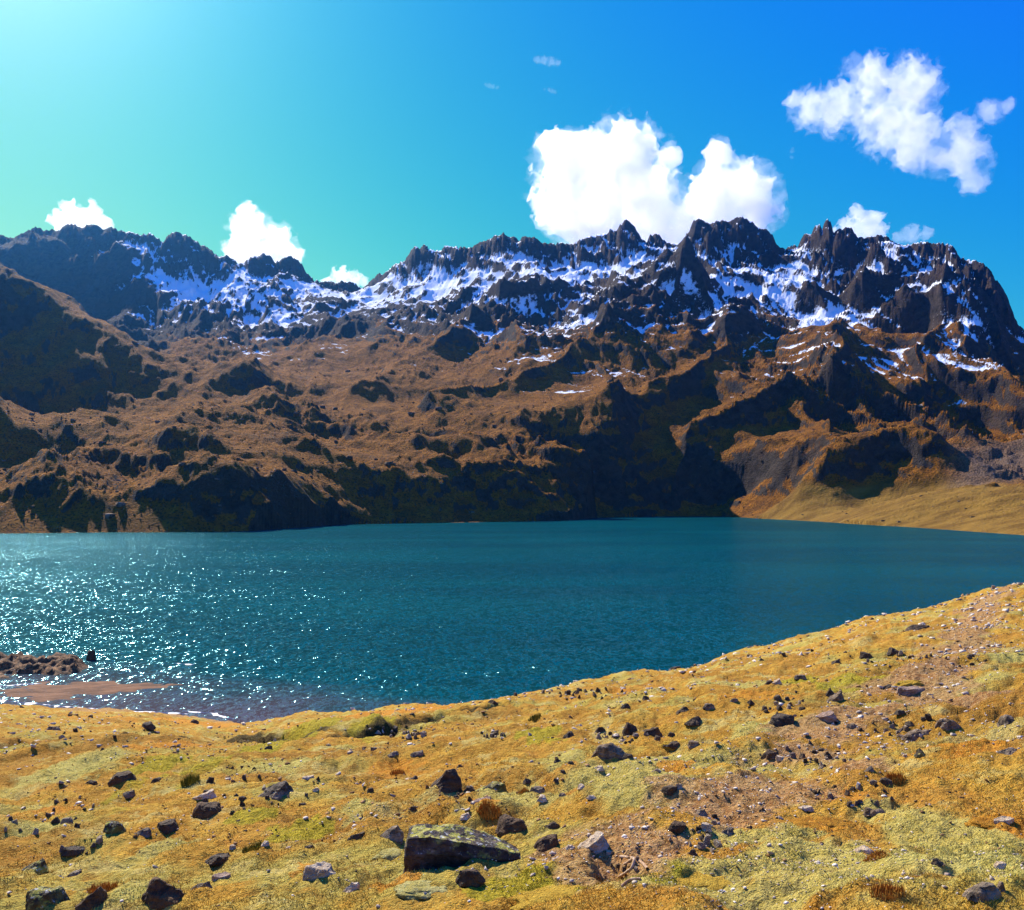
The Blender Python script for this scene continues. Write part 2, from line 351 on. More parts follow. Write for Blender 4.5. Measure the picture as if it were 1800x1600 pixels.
snow_z = (HOR-snowline)/F*np.interp(pxs, CD[:, 0], CD[:, 1]-330)
snow = np.clip((H-snow_z[None, :])/190, -2, 0.5) - 0.14*sstep(0, 12, crest-base-relief) + 0.45*np.clip(cav, -2, 2.5)/2.5 - 1.15*(np.minimum(slope, 1.6)-0.72) + 0.75*fbm2(XX/150, YY/110, 4, 0.5, seed=77) + 0.34
snow -= 1.6*sstep(240, 120, PX)*sstep(1500, 1700, DD)       # the left wall is almost bare
for sp_, sd_, sa_ in ((690,2480,.9),(640,2560,.8),(770,2320,.9),(900,2230,.6),(1000,2190,.8),(1100,2120,.8),(1180,2060,.6),(1290,2020,.8),(1400,1860,.9),(1440,1720,.9),(1430,1640,.6),(1560,1800,.7),(1480,1900,.7),(400,2420,.9),(470,2250,.9),(330,2520,.9),(360,2480,.7),(800,1960,.3),(950,1800,.35),(1030,1690,.35),(1700,1560,.4)):
    snow += 0.75*sa_*np.exp(-((PX-sp_)/48)**2-((DD-sd_)/85)**2)
snow -= 0.08*sstep(1480, 1600, PX)
snow = np.where(DD < 1150, snow-1.0, snow)
rock = sstep(1.0, 1.5, slope + 0.16*fb + 0.42*high)*0.8 + 0.9*sstep(300, 460, H+50*fb) 
rock = np.maximum(rock, 1.0*sstep(380, 200, PX)*sstep(1650, 1900, DD))
scree = sstep(1640, 1720, PX)*sstep(900, 980, DD)*sstep(1150, 1050, DD)
attrs = dict(snow=snow, rock=np.clip(rock, 0, 1), meadow=meadow, scree=scree, slope=slope)

nt = NT('mountain_ground')
P = nt.pos()
n1 = nt.noise(P, 0.018, 6, 0.6); n2 = nt.noise(P, 0.09, 6, 0.65); n3 = nt.noise(P, 0.5, 4, 0.6)
grass = nt.mix(nt.ramp(n2, 0.35, 0.68), (0.235, 0.080, 0.003), (0.39, 0.150, 0.006))
grass = nt.mix(nt.math('MULTIPLY', nt.ramp(n1, 0.5, 0.68), 0.6), grass, (0.125, 0.050, 0.008))
grass = nt.mix(nt.math('MULTIPLY', nt.ramp(n3, 0.50, 0.62), 0.85), grass, (0.035, 0.017, 0.006))
rockc = nt.mix(nt.ramp(n2, 0.3, 0.7), (0.026, 0.019, 0.014), (0.085, 0.062, 0.044))
rockc = nt.mix(nt.math('MULTIPLY', nt.ramp(n1, 0.45, 0.6), 0.5), rockc, (0.095, 0.052, 0.028))
rf_ = nt.ramp(nt.math('ADD', nt.attr('rock'), nt.math('MULTIPLY', nt.math('SUBTRACT', n2, 0.5), 1.3)), 0.35, 0.65)
c = nt.mix(rf_, grass, rockc)
mead = nt.mix(nt.ramp(nt.noise(nt.pos((1, 2.2, 1), (0, 0, 0.5)), 0.03, 6, 0.6), 0.35, 0.65), (0.14, 0.070, 0.008), (0.24, 0.130, 0.018))
c = nt.mix(nt.attr('meadow'), c, mead)
scr = nt.mix(nt.ramp(n3, 0.4, 0.6), (0.24, 0.15, 0.095), (0.12, 0.075, 0.045))
c = nt.mix(nt.attr('scree'), c, scr)
sn = nt.ramp(nt.math('ADD', nt.attr('snow'), nt.math('ADD', nt.math('MULTIPLY', nt.math('SUBTRACT', n2, 0.5), 1.7), nt.math('MULTIPLY', nt.math('SUBTRACT', n3, 0.5), 0.9))), 0.40, 0.60)
c = nt.mix(sn, c, (0.86, 0.88, 0.92))
hb = nt.math('ADD', nt.math('MULTIPLY', n2, 2.2), nt.math('MULTIPLY', n3, 1.3))
hb = nt.math('MULTIPLY', hb, nt.math('SUBTRACT', 1.0, nt.math('MULTIPLY', nt.math('MAXIMUM', sn, nt.attr('meadow')), 0.75)))
M_MOUNT = nt.bsdf(c, 0.95, nt.bump(hb, 1.0, 4.5), 0.1)

V = np.stack([XX, YY, H], 2).reshape(-1, 3)
FQ = grid_faces(NR, NC)
fpx = PX[:-1, :-1].ravel(); fd = DD[:-1, :-1].ravel(); fz = H[:-1, :-1].ravel()
jit = (40*fbm2(XX/120, YY/120, 3, seed=81))[:-1, :-1].ravel()
zone = np.full(len(FQ), 1)                                            # 1 snowy main range
zone[(fpx < 600) & (fd+jit > 1650)] = 0                               # 0 left range
zone[(fpx+jit < 480) & (fd+jit > 985) & (fd+jit <= 1650)] = 2         # 2 left hillside
zone[(fpx+jit < 140) & (fd+jit > 865) & (fd+jit <= 985)] = 2
front = np.interp(fpx, [-900,150,480,700,900,1100,1200,1260,2600], [860,980,1040,1090,1110,1140,1190,0,0])
zone[(fd+jit*0.6 <= front) & (zone != 2)] = 3                         # 3 foothills on the far shore
zone[(fpx > 1255) & (meadow[:-1, :-1].ravel() > 0.35)] = 4            # 4 meadow
zone[(fpx > 1255) & (fd < sd[:-1, :-1].ravel()+15)] = 4
for z_, nm, lb in ((0, 'mountain', 'dark blue hazy mountain wall on the left with a snowy cirque'),
                   (1, 'mountain', 'jagged rocky mountain range streaked with snow above brown slopes'),
                   (2, 'hillside', 'smooth brown hillside spur in shade at the left edge'),
                   (3, 'foothills', 'rugged orange brown foothills falling to the far lake shore'),
                   (4, 'meadow', 'flat golden meadow tongue on the far right shore')):
    f_ = FQ[zone == z_]
    if not len(f_): continue
    used = np.unique(f_); remap = np.zeros(len(V), np.int32); remap[used] = np.arange(len(used))
    o = mesh_obj(nm, V[used], remap[f_], M_MOUNT, smooth=True, attrs={k: a.ravel()[used] for k, a in attrs.items()})
    tag(o, lb, nm, kind='structure')

# weathered blocks lying on the far slopes
_r = np.random.default_rng(3); _n = 5200
bj = _r.integers(75, NC-65, _n*3); bi = _r.integers(int(NR*.06), int(NR*.62), _n*3)
_ok = (H[bi, bj] > LAKE+3) & (snow[bi, bj] < 0.3) & (_r.uniform(0, 1, _n*3) < np.where(meadow[bi, bj] > .5, .10, .35 + .6*sstep(0, .4, fbm2(XX[bi, bj]/90, YY[bi, bj]/90, 3, seed=15)))) & ((left_hill[bi, bj] < .5) | (_r.uniform(0, 1, _n*3) < .15))
bi, bj = bi[_ok][:_n], bj[_ok][:_n]
_cube = np.array([(x, y, z) for x in (-.5, .5) for y in (-.5, .5) for z in (-.35, .4)])
_cf = np.array([(0,1,3,2),(4,6,7,5),(0,4,5,1),(2,3,7,6),(0,2,6,4),(1,5,7,3)])
vs_, fs_ = [], []
for k, (i, j) in enumerate(zip(bi, bj)):
    sz_ = np.clip(_r.pareto(2.6)*1.1+0.8, 0, 8)*(.55+DD[i, j]/2200)
    q_ = _cube*_r.uniform(.45, 1.1, (8, 3))*sz_*np.array([1, 1, .8]); a_ = _r.uniform(0, 6.28)
    q_ = np.stack([q_[:, 0]*math.cos(a_)-q_[:, 1]*math.sin(a_), q_[:, 0]*math.sin(a_)+q_[:, 1]*math.cos(a_), q_[:, 2]], 1)+np.array([XX[i, j], YY[i, j], H[i, j]])
    vs_.append(q_); fs_.append(_cf+8*k)
nt = NT('far_rubble'); M_RUB = nt.bsdf(nt.mix(nt.ramp(nt.noise(nt.pos(), .2, 4), .4, .6), (.05, .036, .026), (.17, .12, .085)), .95, None, .1)
o = mesh_obj('rubble', np.concatenate(vs_), np.concatenate(fs_), M_RUB)
tag(o, 'dark weathered blocks scattered over the far brown slopes', 'rubble', kind='stuff')

# ------------------------------------------------------------------ lake
nt = NT('lake_water')
def ripple(scale, detail, sx=1.0, sy=0.5, rot=R(-24)):
    nd = nt.n('ShaderNodeTexNoise'); nt.put(nd.inputs['Vector'], nt.pos((sx, sy, 1), (0, 0, rot))); nd.inputs['Scale'].default_value = scale
    nd.inputs['Detail'].default_value = detail; nd.inputs['Roughness'].default_value = 0.6; return nd.outputs['Color']
def vadd(a, b, op='ADD', s_=None):
    nd = nt.n('ShaderNodeVectorMath', operation=op); nt.put(nd.inputs[0], a)
    if op == 'SCALE': nd.inputs['Scale'].default_value = s_
    elif b is not None: nt.put(nd.inputs[1], b)
    return nd.outputs[0]
sl_ = vadd(vadd(vadd(vadd(ripple(0.45, 2), (0.5, 0.5, 0.5), 'SUBTRACT'), None, 'SCALE', 0.72), vadd(vadd(ripple(1.5, 2), (0.5, 0.5, 0.5), 'SUBTRACT'), None, 'SCALE', 1.55)),
           vadd(vadd(ripple(5.0, 2), (0.5, 0.5, 0.5), 'SUBTRACT'), None, 'SCALE', 1.0))
lane = nt.n('ShaderNodeMapRange'); nt.put(lane.inputs['Value'], nt.noise(nt.pos((1, 2.6, 1), (0, 0, R(12))), 0.012, 4, 0.55)); lane.inputs['From Min'].default_value = .35; lane.inputs['From Max'].default_value = .65; lane.inputs['To Min'].default_value = .7; lane.inputs['To Max'].default_value = 1.15
sv = nt.n('ShaderNodeVectorMath', operation='SCALE'); nt.put(sv.inputs[0], sl_); nt.put(sv.inputs['Scale'], lane.outputs[0]); sl_ = sv.outputs[0]
wn = vadd(vadd(vadd(sl_, (1, 1, 0), 'MULTIPLY'), (0, 0, 1)), None, 'NORMALIZE')
deep = nt.mix(nt.ramp(nt.noise(nt.pos((1, 3, 1)), 0.006, 4), 0.35, 0.65), (0.0, 0.038, 0.048), (0.0, 0.054, 0.063))
wc = nt.mix(nt.attr('shallow'), deep, (0.075, 0.050, 0.062))
dif = nt.n('ShaderNodeBsdfDiffuse'); nt.put(dif.inputs['Color'], wc)
glo = nt.n('ShaderNodeBsdfGlossy'); glo.inputs['Color'].default_value = (0.40, 0.88, 1.0, 1); glo.inputs['Roughness'].default_value = 0.125; nt.put(glo.inputs['Normal'], wn)
fre = nt.n('ShaderNodeFresnel'); fre.inputs['IOR'].default_value = 1.333; nt.put(fre.inputs['Normal'], wn)
mxs = nt.n('ShaderNodeMixShader'); nt.put(mxs.inputs[0], nt.math('MINIMUM', nt.math('MULTIPLY', fre.outputs[0], 0.8), 0.30))
nt.t.links.new(dif.outputs[0], mxs.inputs[1]); nt.t.links.new(glo.outputs[0], mxs.inputs[2]); nt.t.links.new(mxs.outputs[0], nt.out.inputs[0]); M_WATER = nt.m
ly = np.concatenate([np.linspace(20, 160, 60), np.geomspace(165, 1500, 60)])
lx = np.linspace(-1.2, 1.2, 160)
LX, LY = np.meshgrid(lx, ly); LX = LX*(LY+60)
Dshore = np.interp(LX/np.maximum(LY, 1)*F+900, [0, 200, 420, 600], [108, 105.4, 99.2, 98])
gx = LX/np.maximum(LY, 1)*F+900
sh = sstep(900, 500, gx)*sstep(0, 1, 1-(LY-Dshore + 6*fbm2(LX/18, LY/9, 3, seed=2))/np.interp(gx, [-400, 0, 150, 420, 700, 900], [45, 42, 40, 30, 18, 8]))
o = mesh_obj('lake', np.stack([LX, LY, np.full_like(LX, LAKE)], 2).reshape(-1, 3), grid_faces(len(ly), len(lx)), M_WATER, attrs=dict(shallow=sh.ravel()))
tag(o, 'wind rippled teal lake glittering in the sun', 'lake', kind='structure')
# ------------------------------------------------------------------ near slope
EDGE = np.array([(-500,1215),(0,1236),(200,1246),(330,1258),(420,1268),(470,1263),(520,1255),(600,1251),(700,1241),(760,1236),(850,1229),(900,1211),(1000,1199),(1100,1183),(1200,1166),(1270,1143),(1340,1133),(1400,1120),(1470,1100),(1520,1081),(1570,1072),(1640,1061),(1700,1046),(1740,1033),(1770,1026),(1800,1022),(2000,985),(2300,950)], float)
EDG_D = np.array([(-500,130),(0,130),(380,125),(420,100),(600,88),(760,80),(900,64),(1100,62),(1270,66),(1520,74),(1800,84),(2300,100)], float)
EYE = 1.6
def ground_z(x, y, detail=True):
    x = np.asarray(x, float); y = np.asarray(y, float)
    yy = np.maximum(y, 4.0)
    px = np.clip(x/yy*F+900, -500, 2300)
    te = (np.interp(px, EDGE[:, 0], EDGE[:, 1])-HOR)/F
    de = np.interp(px, EDG_D[:, 0], EDG_D[:, 1])
    s_far = te-EYE/de
    # near the camera the slope is an even plane tilted to the left
    s_near = 0.155-0.11*np.clip(x/yy, -0.7, 0.8)
    s = s_near+(s_far-s_near)*sstep(5, 45, y)
    z = -EYE - s*y
    t = (y-de)/4.0
    z = z - 0.55*4.0*np.log1p(np.exp(np.clip(t, -30, 30)))*np.where(t > 30, 1, 1) - np.where(t > 30, 0.55*(y-de-120), 0)
    if detail:
        k = sstep(3, 9, y)*0.6+0.4
        far = sstep(de-1.0, de-12, y)
        b = 0.34*fbm2(x/9, y/9, 3, 0.5, seed=1)*sstep(8, 24, y)*far + 0.15*fbm2(x/2.6, y/2.2, 3, 0.5, seed=4)*k*(0.3+0.7*far)
        hum = ridged2(x/1.1, y/1.1, 3, 0.5, seed=6)
        b = b + 0.11*(0.9-hum)*(0.4+0.6*far)*(0.4+0.6*sstep(-.3, .4, fbm2(x/4, y/4, 2, seed=14))) + 0.045*fbm2(x/0.42, y/0.36, 3, 0.55, seed=8) + 0.030*np.abs(fbm2(x/0.22, y/0.2, 2, 0.55, seed=28)) + 0.012*fbm2(x/0.10, y/0.10, 2, 0.55, seed=18)
        z = z + b
        # small peat steps across the slope
        stp = y + 2.2*fbm2(x/11, y/11, 3, seed=12); msk = sstep(0.05, 0.35, fbm2(x/7, y/7, 2, seed=15))
        f = stp/5.3-np.floor(stp/5.3)
        z = z - msk*0.30*(sstep(0.78, 0.86, f)-f)*far*sstep(12, 20, y)
        for (ax, ay), (bx, by), wid, dep in CUTS:
            dx, dy = bx-ax, by-ay; L2 = dx*dx+dy*dy
            tt = np.clip(((x-ax)*dx+(y-ay)*dy)/L2, 0, 1)
            qx, qy = ax+tt*dx, ay+tt*dy + 0.4*wid*np.sin(tt*9)
            d = np.sqrt((x-qx)**2+((y-qy))**2)/wid + 0.25*fbm2(x/0.9/wid, y/0.9/wid, 2, seed=19)
            z = z - dep*sstep(1.0, 0.55, d)*np.sin(np.clip(tt, 0.02, 0.98)*np.pi)**0.4
    return z
CUTS = []
def ray_ground(px, py, detail=True):
    u = (px-900)/F; t = (py-HOR)/F
    ys = np.geomspace(2.2, 125, 900)
    g = ground_z(u*ys, ys, detail)
    hit = np.nonzero(g >= -t*ys)[0]
    i = hit[0] if len(hit) else np.argmin(np.abs(g+t*ys))
    return (u*ys[i], ys[i], float(g[i]))
def cut(pa, pb, wid, dep):
    a = ray_ground(*pa, False); b = ray_ground(*pb, False); CUTS.append((a[:2], b[:2], wid, dep))
cut((268, 1303), (505, 1301), 1.3, 0.75)          # black peat bank
cut((640, 1292), (760, 1272), 1.0, 0.45); cut((755, 1272), (900, 1248), 0.8, 0.5)      # grassed runnel
cut((1066, 1510), (1086, 1566), 0.14, 0.16)       # washed-out hole
cut((0, 1325), (110, 1318), 1.2, 0.4)

GC, GR = 800, 540
gp = np.concatenate([np.linspace(-700, -60, 60, endpoint=False), np.linspace(-60, 1860, GC-120, endpoint=False), np.linspace(1860, 2500, 60)])
q = np.linspace(0, 1, 4000); yl = np.geomspace(2.6, 170, 4000)
dens = np.gradient(np.log(yl)) + 2.2*np.gradient(-EYE/yl)
cum = np.cumsum(dens); cum = (cum-cum[0])/(cum[-1]-cum[0])
gy = np.interp(np.linspace(0, 1, GR), cum, yl)
GP, GY = np.meshgrid(gp, gy); GX = (GP-900)/F*GY
GZ = ground_z(GX, GY)
def seg_d(x, y, pl):
    d = np.full(x.shape, 1e9)
    for (ax, ay), (bx, by) in zip(pl[:-1], pl[1:]):
        dx, dy = bx-ax, by-ay; t = np.clip(((x-ax)*dx+(y-ay)*dy)/(dx*dx+dy*dy), 0, 1)
        d = np.minimum(d, np.hypot(x-ax-t*dx, y-ay-t*dy))
    return d
def blob(lst):                          # soft patches on the ground, given by centre and radii read off the photo
    m = np.zeros_like(GX)
    for cx, cy, rx, ry in lst:
        c0 = ray_ground(cx, cy, False); c1 = ray_ground(cx, cy-ry, False); c2 = ray_ground(cx, min(cy+ry, 1640), False)
        ax = rx/F*c0[1]; ay = max(abs(c1[1]-c2[1])/2, 0.15)
        d = np.hypot((GX-c0[0])/ax, (GY-c0[1])/ay) + 0.55*fbm2(GX/ax*0.9, GY/ay*0.9, 4, 0.55, seed=int(cx) % 50)
        m = np.maximum(m, sstep(1.25, 0.55, d))
    return m
sage = blob([(1500,1545,260,50),(1380,1590,200,30),(1250,1350,120,26),(1560,1170,120,14),(1350,1480,90,25),(1700,1520,90,50),(1090,1400,120,48),(900,1410,80,22),(1450,1520,240,45),(1640,1450,110,60),(1250,1560,130,45),(290,1492,50,20),(140,1360,90,18),(620,1430,40,14),(740,1545,70,25),(500,1350,60,10),(1560,1410,50,20),(1480,1180,60,10),(1700,1210,90,12),(1770,1170,50,8),(1290,1215,60,8),(1180,1345,60,14),(240,1570,60,25),(980,1360,50,10),(60,1465,50,14),(1330,1285,60,10),(1760,1560,60,25)])
green = blob([(520,1460,60,18),(450,1440,50,12),(280,1350,40,10),(1500,1215,60,8),(950,1305,40,10),(1000,1560,120,30),(1160,1560,60,25),(800,1258,70,8),(660,1287,40,7),(120,1325,120,7),(1210,1310,30,10),(870,1575,70,20),(1400,1210,40,6),(560,1290,60,8)])
rust = blob([(1450,1448,70,12),(1760,1438,60,14),(850,1430,40,10),(1570,1575,50,14),(1180,1360,40,8),(1010,1415,25,8),(560,1535,45,10),(1690,1330,80,20),(1480,1400,50,12),(690,1345,60,9),(90,1420,60,9),(690,1570,50,20),(1540,1500,25,6),(420,1265,70,7),(700,1255,80,8),(300,1330,80,6),(1340,1240,90,8),(1100,1220,60,6)])
path = [ray_ground(*p, False)[:2] for p in ((1745,1045),(1722,1085),(1690,1140),(1640,1200),(1560,1255),(1480,1290),(1420,1330),(1370,1380),(1300,1425),(1230,1460),(1150,1500),(1075,1540))]
dp = seg_d(GX, GY, path)/(0.25+0.013*GY+0.2*sstep(30, 10, GY)) + 1.3*fbm2(GX/1.6, GY/1.6, 4, 0.6, seed=21)
dirt = np.maximum(sstep(1.3, 0.45, dp), blob([(970,1500,70,14),(1120,1530,45,28),(1630,1215,60,16),(1430,1320,70,14),(1300,1440,60,25)]))
zx = np.gradient(GZ, axis=0)/np.gradient(GY, axis=0)
peat = np.zeros_like(GX)
for (a, b, wid, dep) in CUTS:
    peat = np.maximum(peat, sstep(1.15, 0.7, seg_d(GX, GY, [a, b])/wid)*min(1, dep*1.6))
sand = sstep(24, 3, GP*0+ (GZ-LAKE)*6.0)*sstep(520, 420, GP)

nt = NT('turf_ground')
P = nt.pos()
a1 = nt.noise(P, 0.55, 6, 0.62); a2 = nt.noise(P, 2.6, 6, 0.65); a3 = nt.noise(P, 14, 5, 0.65); a4 = nt.noise(P, 70, 3, 0.6)
och = nt.mix(nt.ramp(a2, 0.36, 0.64), (0.37, 0.165, 0.016), (0.55, 0.30, 0.036))
och = nt.mix(nt.math('MULTIPLY', nt.ramp(a1, 0.49, 0.60), 0.8), och, (0.40, 0.33, 0.065))
och = nt.mix(nt.math('MULTIPLY', nt.ramp(a1, 0.46, 0.36), 0.7), och, (0.48, 0.21, 0.028))
def patch(c, name, col, k=1.0, sw=0.5, src=None):
    f = nt.ramp(nt.math('ADD', nt.attr(name), nt.math('MULTIPLY', nt.math('SUBTRACT', src or a2, 0.5), 1.1)), 0.5-sw*0.5, 0.5+sw*0.5)
    return nt.mix(nt.math('MULTIPLY', f, k), c, col)
och = nt.mix(nt.math('MULTIPLY', nt.ramp(nt.noise(P, 0.23, 6, 0.68), 0.50, 0.62), 0.75), och, (0.32, 0.14, 0.018))
och = nt.mix(nt.math('MULTIPLY', nt.ramp(nt.noise(P, 1.1, 6, 0.7), 0.53, 0.62), 0.7), och, (0.56, 0.42, 0.13))
och = nt.mix(nt.math('MULTIPLY', nt.ramp(nt.noise(P, 1.7, 6, 0.7), 0.44, 0.36), 0.65), och, (0.25, 0.115, 0.016))
c = patch(och, 'sage', nt.mix(nt.ramp(a3, 0.35, 0.65), (0.40, 0.33, 0.065), (0.54, 0.46, 0.13)), 0.8, 1.0, nt.math('ADD', nt.math('MULTIPLY', a2, 0.6), nt.math('MULTIPLY', a3, 0.4)))
c = patch(c, 'green', nt.mix(nt.ramp(a3, 0.4, 0.6), (0.24, 0.20, 0.010), (0.46, 0.36, 0.018)), 0.85)
c = patch(c, 'rust', nt.mix(nt.ramp(a3, 0.4, 0.6), (0.45, 0.15, 0.012), (0.62, 0.26, 0.020)), 0.8)
c = patch(c, 'dirt', nt.mix(nt.ramp(a3, 0.4, 0.62), (0.27, 0.115, 0.045), (0.52, 0.30, 0.14)), 0.8, 0.8)
c = patch(c, 'sand', nt.mix(nt.ramp(a2, 0.4, 0.6), (0.34, 0.17, 0.055), (0.42, 0.24, 0.10)), 0.8)
c = patch(c, 'peat', (0.035, 0.022, 0.010), 0.95)
c = nt.mix(nt.math('MULTIPLY', nt.ramp(a3, 0.58, 0.70), 0.75), c, (0.17, 0.085, 0.014))
c = nt.mix(nt.math('MULTIPLY', nt.ramp(a4, 0.54, 0.68), 0.6), c, (0.13, 0.08, 0.012))
c = nt.mix(nt.math('MULTIPLY', nt.ramp(a4, 0.46, 0.32), 0.5), c, (0.72, 0.52, 0.12))
hh = nt.math('ADD', nt.math('ADD', nt.math('MULTIPLY', a2, 0.16), nt.math('MULTIPLY', a3, 0.085)), nt.math('MULTIPLY', a4, 0.030))
M_TURF = nt.bsdf(c, 0.95, nt.bump(hh, 1.0, 1.0), 0.08)
gat = dict(sage=sage, green=green, rust=rust, dirt=dirt, peat=peat, sand=sand)
o = mesh_obj('ground', np.stack([GX, GY, GZ], 2).reshape(-1, 3), grid_faces(GR, GC), M_TURF, smooth=True, attrs={k: a.ravel() for k, a in gat.items()})
tag(o, 'ochre and green mossy slope strewn with stones above the lake', 'ground', kind='structure')
# the slope goes on behind and beside the viewer
bx, by = np.meshgrid(np.linspace(-40, 40, 120), np.linspace(-30, 4.0, 60))
bz = ground_z(bx, by) - 0.10*sstep(-0.5, 2.6, by)
o = mesh_obj('ground', np.stack([bx, by, bz], 2).reshape(-1, 3), grid_faces(60, 120), M_TURF, smooth=True)
tag(o, 'mossy slope under and behind the viewer', 'ground', kind='structure')
# ------------------------------------------------------------------ rocks
def rock_mat(name, dark, light, warm=None, lichen=0.0):
    nt = NT(name); P = nt.obj(); geo = nt.n('ShaderNodeNewGeometry')
    oi = nt.n('ShaderNodeObjectInfo')
    a = nt.noise(P, 9, 7, 0.65); b = nt.noise(P, 42, 5, 0.65); v = nt.noise(nt.obj((2, 2, 7)), 6, 5, 0.6, 0.6)
    c = nt.mix(nt.ramp(a, 0.32, 0.68), dark, light)
    c = nt.mix(nt.math('MULTIPLY', nt.ramp(v, 0.52, 0.66), 0.6), c, dark)
    if warm: c = nt.mix(nt.math('MULTIPLY', nt.ramp(nt.noise(P, 4, 5), 0.45, 0.62), 0.7), c, warm)
    c = nt.mix(nt.math('MULTIPLY', nt.math('SUBTRACT', oi.outputs['Random'], 0.5), 0.5, True), c, (0.05, 0.045, 0.04))
    if lichen:
        sx = nt.n('ShaderNodeSeparateXYZ'); nt.t.links.new(geo.outputs['Normal'], sx.inputs[0])
        up = nt.ramp(sx.outputs[2], 0.15, 0.6)
        lf = nt.math('MULTIPLY', nt.ramp(nt.noise(P, 13, 6, 0.7), 0.48, 0.56), up)
        c = nt.mix(nt.math('MULTIPLY', lf, lichen), c, nt.mix(nt.ramp(b, 0.4, 0.6), (0.46, 0.42, 0.03), (0.60, 0.52, 0.12)))
        lw = nt.math('MULTIPLY', nt.ramp(nt.noise(P, 21, 5, 0.7), 0.58, 0.63), up)
        c = nt.mix(nt.math('MULTIPLY', lw, 0.7), c, (0.62, 0.60, 0.55))
    h = nt.math('ADD', nt.math('MULTIPLY', a, 0.05), nt.math('ADD', nt.math('MULTIPLY', b, 0.014), nt.math('MULTIPLY', v, 0.03)))
    return nt.bsdf(c, 0.85, nt.bump(h, 1.0, 1.0), 0.25)
M_RK = {'dark': rock_mat('rock_dark', (0.035, 0.022, 0.012), (0.15, 0.098, 0.055), (0.12, 0.058, 0.02)),
        'grey': rock_mat('rock_grey', (0.085, 0.050, 0.025), (0.38, 0.26, 0.15)),
        'pale': rock_mat('rock_pale', (0.38, 0.25, 0.14), (0.80, 0.63, 0.42)),
        'brown': rock_mat('rock_brown', (0.042, 0.021, 0.010), (0.16, 0.09, 0.044), (0.16, 0.08, 0.024)),
        'pink': rock_mat('rock_pink', (0.24, 0.14, 0.09), (0.50, 0.35, 0.25)),
        'slate': rock_mat('rock_slate', (0.024, 0.015, 0.009), (0.36, 0.26, 0.165)),
        'mossy': rock_mat('rock_mossy', (0.035, 0.024, 0.012), (0.11, 0.08, 0.042), (0.24, 0.20, 0.04), 0.6),
        'lichen': rock_mat('rock_lichen', (0.026, 0.016, 0.011), (0.13, 0.095, 0.08), (0.05, 0.022, 0.01), 0.7)}

def hull_bm(points):
    bm = bmesh.new()
    for p in points: bm.verts.new(p)
    r = bmesh.ops.convex_hull(bm, input=bm.verts)
    junk = [e for e in r['geom_interior']+r['geom_unused'] if isinstance(e, bmesh.types.BMVert)]
    if junk: bmesh.ops.delete(bm, geom=list(set(junk)), context='VERTS')
    return bm
def rough_up(bm, size, levels, amt, seed):
    for _ in range(levels):
        bmesh.ops.subdivide_edges(bm, edges=bm.edges[:], cuts=1, use_grid_fill=True)
    bmesh.ops.triangulate(bm, faces=bm.faces[:])
    off = Vector((seed*3.1, seed*1.7, seed*0.9))
    bm.normal_update()
    for v in bm.verts:
        q = v.co/size
        n = mnoise.fractal(q*2.3+off, 0.8, 2.0, 4)*0.65 + (0.5-mnoise.voronoi(q*3.1+off)[0][0])*0.5
        v.co += v.normal*n*amt*size
def shape_pts(kind, w, d, h, rs):
    u = lambda a, b: rs.uniform(a, b)
    P = []
    if kind == 'tri':                                   # pointed block
        for k in range(9):
            a = k/9*2*math.pi+u(-.25, .25); P.append((math.cos(a)*w*.5*u(.85, 1.05), math.sin(a)*d*.5, u(-.3, .12)*h))
        ax = u(-.18, .12)*w
        for k in range(5): P.append((ax+u(-.15, .17)*w, u(-.2, .2)*d, h*u(.74, 1.0)))
        for k in range(4): P.append((u(-.42, .42)*w, u(-.38, .38)*d, h*u(.3, .66)))
    elif kind == 'slab':                                # tilted plate
        for k in range(12):
            a = k/12*2*math.pi+u(-.2, .2); x, y = math.cos(a)*w*.5*u(.85, 1), math.sin(a)*d*.5*u(.8, 1)
            P.append((x, y, -.3*h)); P.append((x*u(.8, .98), y*u(.75, .98), h*(.72+.28*x/w*2*(1 if rs.random() < 2 else 1))*u(.85, 1)))
    elif kind == 'wedge':                               # low at the left, high towards the right
        for k in range(10):
            a = k/10*2*math.pi+u(-.2, .2); P.append((math.cos(a)*w*.5, math.sin(a)*d*.5, u(-.3, .05)*h))
        for k in range(6): P.append((w*u(.10, .34), d*u(-.3, .3), h*u(.8, 1)))
        for k in range(4): P.append((w*u(-.35, -.1), d*u(-.3, .3), h*u(.35, .55)))
    elif kind == 'flat':
        for k in range(12):
            a = k/12*2*math.pi+u(-.2, .2); P.append((math.cos(a)*w*.5*u(.8, 1), math.sin(a)*d*.5*u(.8, 1), u(-.3, .15)*h))
        for k in range(8):
            a = u(0, 6.28); P.append((math.cos(a)*w*.33*u(.5, 1), math.sin(a)*d*.33, h*u(.65, 1)))
    else:                                               # block
        for k in range(11):
            a = k/11*2*math.pi+u(-.25, .25); P.append((math.cos(a)*w*.5*u(.82, 1.02), math.sin(a)*d*.5*u(.82, 1), u(-.3, .3)*h))
        for k in range(9):
            a = k/9*2*math.pi+u(-.3, .3); P.append((math.cos(a)*w*.40*u(.6, 1), math.sin(a)*d*.40*u(.6, 1), h*u(.66, 1)))
    return P
PLACED = []
